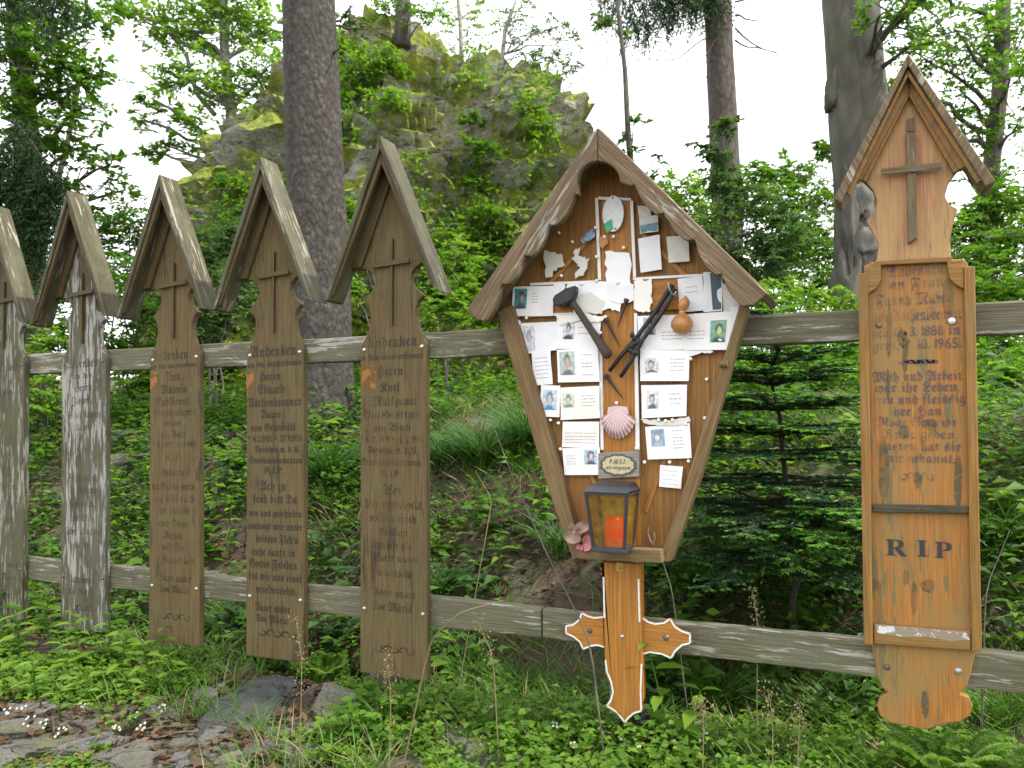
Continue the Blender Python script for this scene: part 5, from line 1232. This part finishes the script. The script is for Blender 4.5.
# ------------------------------------------------------------------ ground cover (stuff)
def cover():
    # dead leaves
    LV = Leaves(); n = 42000
    xs = rng.uniform(-6.2, 2.6, n); ys = np.concatenate([rng.uniform(-1.3, .6, n//2), rng.uniform(.6, 4.5, n-n//2)])
    P = []
    for x, y in zip(xs, ys):
        q = noise.noise(Vector((x*1.2, y*1.2, 8)))
        if q < -.12 and rng.random() < .75: continue
        P.append((x, y, g(x, y)+rng.uniform(.003, .02)))
    P = np.array(P); k = len(P); D = rng.normal(0, 1, (k, 3)); D[:, 2] *= .25; l = rng.uniform(.018, .048, k)
    LV.add(P, D, np.array([0, 0, 1])+rng.normal(0, .45, (k, 3)), l, l*.6)
    tag(LV.build('leaf_litter', L_litter, fine=True, fold=.25, droop=-.2), 'brown dead leaves scattered over the forest floor', 'leaf litter', None, 'stuff')
    # twiggy dry bits
    m = MB()
    for _ in range(420):
        x = rng.uniform(-5.5, 1.8); y = rng.uniform(-1, 3.2); a = rng.uniform(0, 6.3); L = rng.uniform(.05, .3); p = Vector((x, y, g(x, y)+.012)); q = Vector((x+math.cos(a)*L, y+math.sin(a)*L, 0)); q.z = g(q.x, q.y)+.02
        m.tube([p, p.lerp(q, .5)+Vector((0, 0, .01)), q], [.003, .0035, .0015], 4, cap=False)
    tag(m.build('fallen_twigs', B_thin), 'dry twigs strewn over the slope', 'twigs', None, 'stuff')
    # leafy herb layer behind the fence
    LV = Leaves(); LB = Leaves(); LD = Leaves()
    for _ in range(9000):
        x = rng.uniform(-6.5, 2.8); y = rng.uniform(.35, 6.0)
        q = noise.noise(Vector((x*1.1+5, y*1.1, 4)))+(.12 if x > -.9 else 0)+(.25 if y > 3.2 else 0)+(.1 if x < -4.2 else 0)
        if q < (-.3 if x < -2.4 and y < 2.2 else -.06): continue
        if -2.6 < x < -.9 and y > 1.3 and rng.random() < .7: continue
        h = rng.uniform(.05, .30)*(1+q); k = int(16); z0 = g(x, y); ss = rng.choice([.55, .8, 1, 1, 1.5])
        t = rng.random(k); P = np.stack([x+rng.normal(0, .05, k), y+rng.normal(0, .05, k), z0+h*t], 1)
        a = rng.uniform(0, 6.3, k); D = np.stack([np.cos(a), np.sin(a), rng.uniform(-.25, .5, k)], 1); l = rng.uniform(.03, .075, k)*ss
        (LB if q > .22 and rng.random() < .3 else (LV if rng.random() < .55 else LD)).add(P, D, np.array([0, -.25, 1])+rng.normal(0, .25, (k, 3)), l, l*.5)
    tag(LV.build('undergrowth', L_mid), 'mixed green herb layer on the slope behind the fence', 'undergrowth', None, 'stuff')
    tag(LD.build('undergrowth', leafmat('leaf_shade_herb', [(0, (.015, .045, .010)), (.6, (.030, .080, .014)), (.9, (.05, .11, .02)), (1, (.16, .12, .05))], .3)), 'darker low herbs mixed through the slope behind the fence', 'undergrowth', None, 'stuff')
    tag(LB.build('undergrowth', L_bright), 'brighter patches of low leaves on the slope behind the fence', 'undergrowth', None, 'stuff')
    # mat of small leaves and moss in the foreground
    LV = Leaves(); MS = Leaves()
    for _ in range(13500):
        x = rng.uniform(-5, 1.6); y = rng.uniform(-1.25, .5)
        q = noise.noise(Vector((x*1.6, y*2.2, 14)))
        px = 512+CF*((Vector((x, y, 0))-CP).dot(AR)/max(.3, (Vector((x, y, 0))-CP).dot(AF)))
        bias = .38 if px > 430 else (.05 if px > 320 else (-.34 if y < -.42 else .0))
        if q+bias < .05: continue
        z0 = g(x, y); k = 9; h = rng.uniform(.01, .07)*(1+bias*2)
        P = np.stack([x+rng.normal(0, .022, k), y+rng.normal(0, .022, k), z0+h*rng.random(k)+.004], 1); a = rng.uniform(0, 6.3, k)
        l = rng.uniform(.012, .034, k)*(1.15 if px > 430 else 1); LV.add(P, np.stack([np.cos(a), np.sin(a), rng.uniform(-.1, .5, k)], 1), np.array([0, -.2, 1])+rng.normal(0, .3, (k, 3)), l, l*.75)
    tag(LV.build('ground_cover', L_bright), 'low bright green leaf carpet in front of the fence', 'ground cover', None, 'stuff')
    # grass in loose blades
    G = Leaves(); GS = Leaves()
    for _ in range(4200):
        x = rng.uniform(-4.8, 1.6); y = rng.uniform(-1.1, 3.0)
        if x < -1.9 and y < -.35: continue
        q = noise.noise(Vector((x*1.3, y*1.3, 24))); px = 512+CF*((Vector((x, y, 0))-CP).dot(AR)/max(.3, (Vector((x, y, 0))-CP).dot(AF)))
        if q+(.22 if px > 430 else -.05) < .08: continue
        k = 9; z0 = g(x, y); l = rng.uniform(.06, .20, k)*(1 if y < .4 else 1.25)
        a = rng.uniform(0, 6.3, k); D = np.stack([np.cos(a)*.5, np.sin(a)*.5, np.ones(k)], 1)
        P = np.stack([x+rng.normal(0, .03, k), y+rng.normal(0, .03, k), np.full(k, z0)], 1); N = np.stack([-np.cos(a), -np.sin(a), np.full(k, .5)], 1)
        (GS if rng.random() < .22 else G).add(P, D, N, l, rng.uniform(.003, .0055, k))
    tag(G.build('grass', L_grass, fine=True, droop=.35), 'thin green grass along and behind the fence', 'grass', None, 'stuff')
    tag(GS.build('dry_grass', L_straw, fine=True, droop=.45), 'bleached dry grass blades among the green', 'grass', None, 'stuff')
cover()

# ------------------------------------------------------------------ single plants
def tuft(px, py, n, L, w, leaf, label, name='grass_tuft', cat='grass tuft', group='grass tufts by the fence', lean=.55, droop=.55, spread=.04, p=None):
    p = p or hit(px, py); LV = Leaves(); a = rng.uniform(0, 6.3, n); tl = rng.uniform(.15, lean, n)
    D = np.stack([np.cos(a)*tl, np.sin(a)*tl, np.ones(n)], 1); N = np.stack([-np.cos(a), -np.sin(a), tl*1.0], 1); l = L*rng.uniform(.5, 1.1, n)
    P = np.array(p)+np.stack([rng.normal(0, spread, n), rng.normal(0, spread, n), np.zeros(n)], 1)
    # each blade as a chain of three leaf pieces would break; use long fine blades
    LV.add(P, D, N, l, np.full(n, w)); o = LV.build(name, leaf, loc=tuple(p), fine=True, droop=droop, fold=.1); return tag(o, label, cat, group)
for x, y, n, L, w, mt, lab in [
    (480, 470, 420, .34, .005, L_sedge, 'large dark sedge tuft behind the fence, left of the shrine panel'),
    (530, 455, 420, .36, .005, L_sedge, 'dense dark sedge clump close beside the left shrine frame'),
    (440, 470, 240, .26, .005, L_sedge, 'smaller sedge tuft just right of the tallest brown board'),
    (330, 490, 380, .38, .005, L_sedge, 'sedge clump in the gap between the fourth and fifth boards'),
    (330, 420, 200, .28, .005, L_grass, 'light grass tuft at the foot of the thick spruce trunk'),
    (470, 690, 160, .20, .005, L_grass, 'bright grass tuft in front of the lower rail, right of the tallest brown board'),
    (520, 700, 200, .20, .005, L_grass, 'bright grass tuft left of the cross foot'),
    (225, 640, 130, .20, .004, L_sedge, 'grass tuft between the third and fourth board feet'),
    (560, 560, 120, .30, .005, L_sedge, 'grass tuft behind the lower rail, left of the post'),
    (800, 735, 170, .26, .004, L_grass, 'thin grass tuft in front, left of the orange board'),
    (720, 720, 150, .26, .004, L_grass, 'thin grass tuft right of the cross foot'),
    (855, 745, 140, .24, .004, L_grass, 'grass tuft close left of the orange board foot'),
    (995, 735, 150, .28, .004, L_grass, 'grass tuft at the lower right corner'),
    (1000, 560, 160, .34, .005, L_sedge, 'grass behind the rails at the right photo edge'),
    (650, 690, 120, .24, .004, L_grass, 'grass tuft directly behind the cross foot'),
    (440, 600, 150, .26, .004, L_sedge, 'grass behind the lower rail beside the tallest brown board'),
    (700, 600, 160, .30, .005, L_sedge, 'dark grass below the fir, right of the cross post')]:
    tuft(x, y, n, L, w, mt, lab)
tuft(935, 752, 220, .15, .005, L_grass, 'dense bright grass in front of the orange board foot')
tuft(895, 748, 130, .14, .005, L_grass, 'short grass at the left corner of the orange board foot')
# long arching blades
def arch(pts, r, mat, name, label, cat, group=None, seeds=False):
    p = [at(x, y, d) for x, y, d in pts]; p[0].z = g(p[0].x, p[0].y)
    q = []
    for i in range(len(p)-1):
        for k in range(5): q.append(p[i].lerp(p[i+1], k/5))
    q.append(p[-1]); q = [q[0]]+[(q[i-1]+q[i]*2+q[i+1])/4 for i in range(1, len(q)-1)]+[q[-1]]
    m = MB(); m.tube(q, [r*(1-.7*i/len(q)) for i in range(len(q))], 5, cap=False)
    if seeds:
        t = thing(name, p[0], label, cat, group); m.build('stem', mat, t, smooth=True); LV = Leaves()
        for c in q[-7:]:
            k = 15; LV.add(np.array(c)+rng.normal(0, .013, (k, 3)), rand_unit(k)+[0, 0, .4], rand_unit(k), rng.uniform(.006, .012, k), rng.uniform(.003, .005, k))
        LV.build('seed_head', L_straw, t); return
    tag(m.build(name, mat, loc=p[0], smooth=True), label, cat, group)
arch([(605, 735, 2.5), (590, 640, 2.48), (545, 550, 2.6), (510, 470, 2.9), (495, 430, 3.1)], .0035, B_thin, 'dry_stem', 'long bare brown stem arching up left past the cross arm', 'stem', 'dry stems')
arch([(455, 605, 3.1), (485, 540, 3.1), (492, 500, 3.15), (475, 470, 3.2)], .003, L_straw, 'dry_stem', 'pale hooked dry stem left of the shrine frame', 'stem', 'dry stems')
arch([(690, 620, 2.7), (672, 590, 2.7), (662, 560, 2.75), (668, 540, 2.8)], .003, B_thin, 'dry_stem', 'grey stem just right of the cross post below the sill', 'stem', 'dry stems')
arch([(400, 700, 2.5), (430, 640, 2.45), (460, 612, 2.4), (505, 600, 2.4)], .003, L_straw, 'dry_stem', 'pale grass stalk arching over the lower rail beside the tallest board', 'stem', 'dry stems')
arch([(978, 655, 2.6), (985, 590, 2.7), (1010, 530, 2.8)], .003, B_thin, 'dry_stem', 'bare twig between the rails at the right edge', 'stem', 'dry stems')
for i, (x, y, d, x1, y1, lab) in enumerate([(300, 705, 2.55, 296, 618, 'tan seed head in front of the lower rail, between fourth and fifth boards'), (388, 735, 2.3, 386, 655, 'tan seed stalk in front of the foot of the tallest brown board'), (500, 690, 2.5, 478, 622, 'tan seed head against the lower rail, left of the cross'),
     (770, 750, 2.1, 768, 690, 'tan seed head halfway between cross and orange board'), (700, 740, 2.2, 700, 700, 'short tan seed head near the lower centre'), (790, 760, 2.0, 800, 705, 'tan seed head at the bottom edge left of the orange board'), (755, 650, 2.5, 752, 590, 'tan seed head behind the rail under the fir'), ]):
    arch([(x, y, d), ((x+x1)/2+4, (y+y1)/2, d), (x1, y1, d)], .0022, L_straw, 'seed_grass', lab, 'seed grass', 'dry seed grasses', True)
def herb(base, h, nleaf, ll, label, leaf=L_bright, name='leafy_herb', cat='herb', group='leafy herbs before the fence', lean=(0, 0), asp=.34, tops=True):
    base = Vector(base); t = thing(name, base, label, cat, group); m = MB(); n = 8
    pts = [base+Vector((lean[0]*(i/n)**1.5, lean[1]*(i/n)**1.5, h*i/n)) for i in range(n+1)]; m.tube(pts, [.004*(1-.5*i/n) for i in range(n+1)], 6); m.build('stem', L_grass, t, smooth=True)
    LV = Leaves()
    for i in range(nleaf):
        f = .25+.75*i/max(1, nleaf-1); p = base+Vector((lean[0]*f**1.5, lean[1]*f**1.5, h*f)); a0 = i*1.57+random.uniform(-.3, .3)
        for s in (0, math.pi):
            a = a0+s; L = ll*random.uniform(.75, 1.1)*(1-.35*max(0, f-.7)/.3); LV.add(np.array([p]), np.array([[math.cos(a), math.sin(a), random.uniform(.1, .5)]]), np.array([[random.gauss(0, .15), random.gauss(0, .15)-.2, 1]]), L, L*asp)
    LV.build('leaves', leaf, t, fine=True, droop=.28); return t
HB = [(10, 640, .34, 6, .12), (30, 628, .34, 6, .12), (50, 655, .3, 5, .11), (80, 668, .28, 5, .11), (110, 665, .26, 5, .10), (135, 672, .24, 5, .10), (160, 676, .22, 4, .10), (75, 640, .24, 5, .1), (20, 660, .30, 5, .11), (45, 640, .26, 5, .11), (68, 690, .26, 5, .10), (95, 700, .24, 5, .10), (120, 690, .28, 5, .10), (150, 690, .24, 4, .10), (175, 695, .2, 4, .09), (60, 720, .22, 4, .10), (5, 690, .24, 5, .10), (140, 712, .18, 4, .08), (105, 720, .18, 4, .08), (35, 700, .2, 4, .1),
      (190, 690, .16, 3, .08)]
for i, (x, y, h, n, l) in enumerate(HB):
    herb(hit(x, y), h*.85, n, l, 'bright lance-leaved herb in the clump before the two leftmost boards', lean=(random.uniform(-.08, .10), random.uniform(-.12, .02)))
herb(hit(668, 752), .34, 4, .12, 'tall broad-leaved plant standing just right of the cross tip', lean=(-.06, -.03), asp=.42)
herb(hit(690, 750), .20, 3, .14, 'short plant with one long drooping leaf right of the cross tip', lean=(.04, -.02), asp=.36)
for x, y, h, l, lab in ((455, 560, .2, .10, 'young leafy plant behind the lower rail, right of the tallest board'), (540, 560, .34, .12, 'pale broad-leaved plant by the left frame foot of the shrine'), (500, 580, .22, .10, 'green plant behind the lower rail left of the shrine'), (120, 520, .3, .10, 'leafy plant in the gap behind second and third boards'), (230, 560, .35, .09, 'leafy plant in the gap behind third and fourth boards'),
                        (1005, 600, .3, .12, 'bright broad-leaved plant behind the rails at the right edge'), (1015, 660, .2, .12, 'yellow-green leaf plant above the lower rail at the right edge'), (40, 520, .3, .1, 'leafy plant in the gap behind first and second boards'), (790, 620, .2, .1, 'broad dark leaves under the fir, before its trunk'), (545, 500, .25, .1, 'green plant beside the sedge at the shrine frame')):
    herb(hit(x, y), h, 5, l, lab, L_mid if 'dark' in lab else L_bright, group='leafy plants behind the fence')
def clover(px, py, r, n, ll, label, leaf=L_mid):
    p = hit(px, py); t = thing('trifoliate_plant', p, label, 'herb', 'three-leaved plants'); m = MB(); LV = Leaves()
    for _ in range(n):
        a = random.uniform(0, 6.3); rr = r*math.sqrt(random.random()); h = random.uniform(.04, .12); q = p+Vector((math.cos(a)*rr, math.sin(a)*rr, 0)); q.z = g(q.x, q.y)+h
        m.tube([p.lerp(q, .4)+Vector((0, 0, -.02)), q], [.0018, .0012], 4, cap=False); b0 = random.uniform(0, 6.3)
        for k in range(3):
            b = b0+k*2.09; LV.add(np.array([q]), np.array([[math.cos(b), math.sin(b), .1]]), np.array([[0, -.3, 1.]]), ll, ll*.85)
    m.build('stems', L_grass, t); LV.build('leaves', leaf, t, fine=True, droop=.15)
clover(385, 735, .16, 26, .035, 'patch of three-parted leaves before the tallest brown board'); clover(355, 750, .12, 16, .035, 'three-parted leaves at the bottom edge left of centre'); clover(430, 720, .14, 20, .03, 'three-parted leaves between the tallest board and the kerb stone', L_bright); clover(120, 735, .14, 18, .022, 'small three-parted leaves above the flat stones', L_bright); clover(610, 745, .2, 40, .02, 'small leafy patch below the cross tip', L_bright); clover(540, 745, .2, 40, .022, 'small leafy patch left of the cross tip', L_bright); clover(820, 610, .1, 10, .05, 'rough leaves behind the lower rail near the orange board', L_dark); clover(185, 655, .1, 14, .022, 'tiny leaves at the foot of the third board', L_bright)
def feathery(px, py, r, n, label, name='feathery_herb', L=.12, p=None, leaf=L_bright):
    p = p or hit(px, py); t = thing(name, p, label, 'fern' if 'fern' in name else 'herb'); m = MB(); LV = Leaves()
    for k in range(n):
        a = 2*math.pi*k/n+random.uniform(-.3, .3); el = random.uniform(.5, 1.3); pts = []
        for i in range(9):
            s = i/8; pts.append(p+Vector((math.cos(a)*r*s, math.sin(a)*r*s, L*2.2*(math.sin(s*1.7)*math.sin(el)))))
        m.tube(pts, [.0022*(1-.7*i/8) for i in range(9)], 4, cap=False)
        for i in range(1, 9):
            d = (pts[i]-pts[i-1]).normalized(); sd = d.cross(Vector((0, 0, 1))).normalized()
            for f in (0, .33, .66):
                q = pts[i-1].lerp(pts[i], f)
                for s in (-1, 1):
                    ll = L*.55*math.sin(math.pi*min(1, (i+f)/8.6))**.8+.006; LV.add(np.array([q]), np.array([sd*s+d*.5]), np.array([[0, -.2, 1.]]), ll, ll*.28)
    m.build('stalks', L_grass, t); LV.build('fronds', leaf, t, fine=True, droop=.2)
feathery(322, 690, .12, 12, 'feathery light green herb between the fourth and fifth board feet', L=.07)
feathery(948, 790, .17, 15, 'bright fern in front of the orange board foot', 'fern', .075)
feathery(1015, 560, .2, 8, 'fern-like plant behind the rails at the right edge', 'fern', .1, leaf=L_mid)
def flowers():
    S = [(10, 715), (22, 712), (30, 722), (85, 708), (118, 748-15), (133, 722), (62, 735), (145, 730), (478, 705), (495, 712), (590, 718), (612, 712), (625, 745), (640, 752), (575, 750), (705, 742), (556, 730), (655, 735), (165, 712), (46, 728)]
    for x, y in S:
        p = hit(x, y+12); p2 = p+Vector((0, -.01, .055)); LV = Leaves(); t = thing('white_wildflower', p, 'tiny white wildflower head in the low green carpet', 'wildflower', 'tiny white wildflowers'); m = MB(); m.tube([p, p2], .0012, 4); m.build('stem', L_grass, t)
        for _ in range(5):
            c = np.array(p2)+rng.normal(0, .010, 3); k = 6; a = np.arange(k)*math.pi/3; LV.add(np.repeat(c[None], k, 0), np.stack([np.cos(a), np.sin(a)*.6, np.sin(a)*.6+.2], 1), np.array([0, -.6, 1]), .006, .0045)
        LV.build('petals', L_flower, t)
flowers()

# ------------------------------------------------------------------ stones
SMC = ((.045, .065, .014), (.10, .13, .025))
RM = [rockmat('stone_a', -.15, ((.085, .08, .065), (.17, .16, .135)), SMC, .2), rockmat('stone_b', -.4, ((.10, .095, .095), (.19, .18, .17)), SMC, .2), rockmat('stone_dark', -.5, ((.045, .052, .046), (.085, .095, .085)), SMC, .2), rockmat('stone_mossy', .35, ((.15, .155, .12), (.24, .24, .19)), SMC, .2)]
def stone(px, py, w, dp, h, rz, mat, label, tilt=0, group='stones of the dry bank', sink=.35, p=None, name='stone'):
    p = p or hit(px, py); bm = bmesh.new(); bmesh.ops.create_icosphere(bm, subdivisions=5, radius=1); o = random.uniform(0, 99)
    # angular block: cut a sphere by random planes
    pl = [(Vector(rand_unit(1)[0]), random.uniform(.55, .85)) for _ in range(22)]+[(Vector((random.uniform(-.1, .1), random.uniform(-.1, .1), 1)), .42), (Vector((0, 0, -1)), .55)]
    for v in bm.verts:
        c = v.co.normalized(); r = 1.15
        for n, d in pl:
            k = c.dot(n)
            if k > .05: r = min(r, d/k)
        r *= 1+.05*noise.noise(c*3+Vector((o, 0, 0)))+.045*noise.noise(c*9+Vector((o, 0, 0)))+.09*((c.z*4+c.x*.8+noise.noise(c*2+Vector((o, 0, 0)))) % 1-.5)
        v.co = Vector((c.x*r*w/2*1.2, c.y*r*dp/2*1.2, c.z*r*h/2*1.6))
    me = bpy.data.meshes.new(name); bm.to_mesh(me); bm.free(); me.materials.append(mat); me.polygons.foreach_set('use_smooth', [True]*len(me.polygons))
    ob = bpy.data.objects.new(name, me); COL.objects.link(ob); ob.location = (p.x, p.y, p.z+h*(.5-sink)); ob.rotation_euler = (tilt, random.uniform(-.1, .1), rz); return tag(ob, label, 'stone', group)
stone(240, 722, .44, .34, .10, .6, RM[2], 'large dark flat slab below the fourth board', .28, sink=.55)
stone(272, 694, .36, .26, .09, .3, RM[2], 'dark rear ledge of the slab at the fourth board foot', .2, sink=.5)
stone(333, 712, .20, .20, .12, .3, RM[3], 'pale mossy stone right of the large dark slab', .1)
stone(455, 750, .12, .34, .10, .9, RM[1], 'long grey kerb-like stone half hidden in the green, bottom centre', 0)
stone(500, 768, .24, .12, .08, .2, RM[1], 'flat grey stone at the bottom edge, bottom centre', 0)
for i, (x, y, w, d, h, rz, mt, lab) in enumerate([
    (12, 735, .34, .16, .12, .5, 0, 'flat angular stone at the left edge of the bank'), (45, 752, .30, .18, .12, .6, 0, 'brownish block second from the left in the bank'), (92, 750, .34, .12, .10, .8, 1, 'tilted slab in the middle of the left bank'), (118, 758, .30, .09, .10, .8, 0, 'thin tilted slab next to the middle one'),
    (8, 762, .2, .2, .12, 0, 1, 'corner stone at the lower left'), (158, 722, .24, .14, .08, .3, 0, 'flat stone before the third board foot'), (215, 738, .10, .16, .10, .2, 1, 'pointed stone at the left end of the dark slab'), (205, 700, .16, .12, .10, .2, 1, 'bluish rounded stone left of the dark slab'),
    (255, 758, .14, .14, .10, 0, 0, 'small block below the dark slab'), (285, 752, .20, .10, .10, .9, 1, 'tilted narrow stone below the dark slab'), (305, 758, .20, .12, .10, .8, 0, 'rough stone at the bottom below the dark slab'), (275, 735, .10, .10, .08, .2, 3, 'small pale stone at the lower rim of the dark slab'),
    (150, 705, .10, .08, .06, .2, 1, 'little grey stone in the leaves before the third board'), (180, 745, .12, .08, .06, 1, 0, 'little stone in the brown soil'), (230, 765, .12, .1, .07, 1, 3, 'mossy stone at the bottom edge'), (320, 735, .14, .1, .08, .5, 1, 'grey stone below the pale mossy stone'),
    (35, 715, .3, .16, .09, .2, 1, 'flat grey stone behind the white flowers at left'), (70, 690, .2, .12, .08, .2, 0, 'stone half hidden by leafy herbs at left'), (345, 752, .10, .1, .06, .2, 0, 'small stone at the edge of the three-parted leaves'), (135, 768, .2, .12, .08, .7, 0, 'slab at the bottom edge left')]):
    stone(x, y, w*.9, d*.9, h*.75, rz, RM[mt], lab, random.uniform(-.3, .3), sink=.5)
for i in range(170):
    x = random.uniform(0, 370); y = random.uniform(690, 790); w = random.uniform(.02, .06)
    o = stone(x, y, w, w*random.uniform(.6, 1), w*.6, random.uniform(0, 6), RM[i % 2], 'small loose pebble in the stony soil below the boards', 0, 'loose pebbles', .3, name='pebble')
for (x, y, w, h, lab) in ((110, 470, .7, .2, 'grey stone ledge in the slope behind the second board'), (130, 440, .5, .15, 'flat stone on the slope left of the third board'), (500, 398, .5, .10, 'low grey stone band on the slope behind the top rail'), (195, 590, .3, .2, 'dark stone under the lower rail at the third board')):
    stone(x, y, w, w*.5, h, .3, RM[0], lab, 0, 'stones on the slope')

# grave light standing behind the cross foot
def glight():
    p = Vector((U(641, 741, .0)[0], .0, 0)); p.z = g(p.x, p.y); z = max(U(641, 741, .0)[1], p.z)
    t = thing('grave_light', (p.x, p.y, z), 'small dark grave light with a red foot behind the cross tip', 'grave light')
    m = MB(); lathe(m, (p.x, p.y, z), [(.001, 0), (.040, 0), (.040, .010), (.030, .018), (.030, .022), (.001, .022)], 18); m.build('foot', plain('dark_red_plastic', (.14, .012, .010), .4), t, smooth=False)
    m = MB(); lathe(m, (p.x, p.y, z+.0225), [(.001, 0), (.026, .0), (.028, .01), (.028, .06), (.030, .064), (.018, .078), (.001, .080)], 18); m.build('body', plain('blue_black_plastic', (.02, .025, .045), .35), t)
    m = MB(); lathe(m, (p.x, p.y, p.z-.03), [(.001, 0), (.05, 0), (.045, z-p.z+.029), (.001, z-p.z+.0295)], 12); 
    if z-p.z > .02: tag(m.build('flat_stone', RM[0], loc=p), 'stone under the small grave light', 'stone')
glight()

# ------------------------------------------------------------------ sky and light
EL, AZ = R(54), R(91)   # sun height; direction towards the sun, clockwise from +Y
w = bpy.data.worlds.new('World'); SC.world = w; w.use_nodes = True; nt = w.node_tree; bg = nt.nodes['Background']
sky = nd(nt, 'ShaderNodeTexSky', sky_type='NISHITA'); sky.sun_disc = False; sky.sun_elevation = EL; sky.sun_rotation = AZ
sky.air_density = 1.2; sky.dust_density = 3.0; sky.ozone_density = 1.0
tc = nd(nt, 'ShaderNodeTexCoord'); n = noi(nt, mapping(nt, tc.outputs['Generated'], (1, 1, 2.2)), 2.2, 6, .6, .3)
cl = mixc(nt, ramp(nt, n, [(.36, .72), (.52, 1)]).outputs[0], sky.outputs[0], (14.5, 14.6, 15.0))
nt.links.new(cl, bg.inputs['Color']); bg.inputs['Strength'].default_value = .12
sl = bpy.data.lights.new('sun', 'SUN'); so = bpy.data.objects.new('sun', sl); COL.objects.link(so)
sl.energy = 4.2; sl.angle = R(1.5); sl.color = (1, .94, .82)
so.rotation_euler = Vector((math.sin(AZ)*math.cos(EL), math.cos(AZ)*math.cos(EL), math.sin(EL))).to_track_quat('Z', 'Y').to_euler()
so.location = (0, 0, 12)
vs = SC.view_settings; vs.view_transform = 'Standard'; vs.look = 'None'; vs.exposure = 0.53; vs.gamma = 1; vs.use_curve_mapping = False
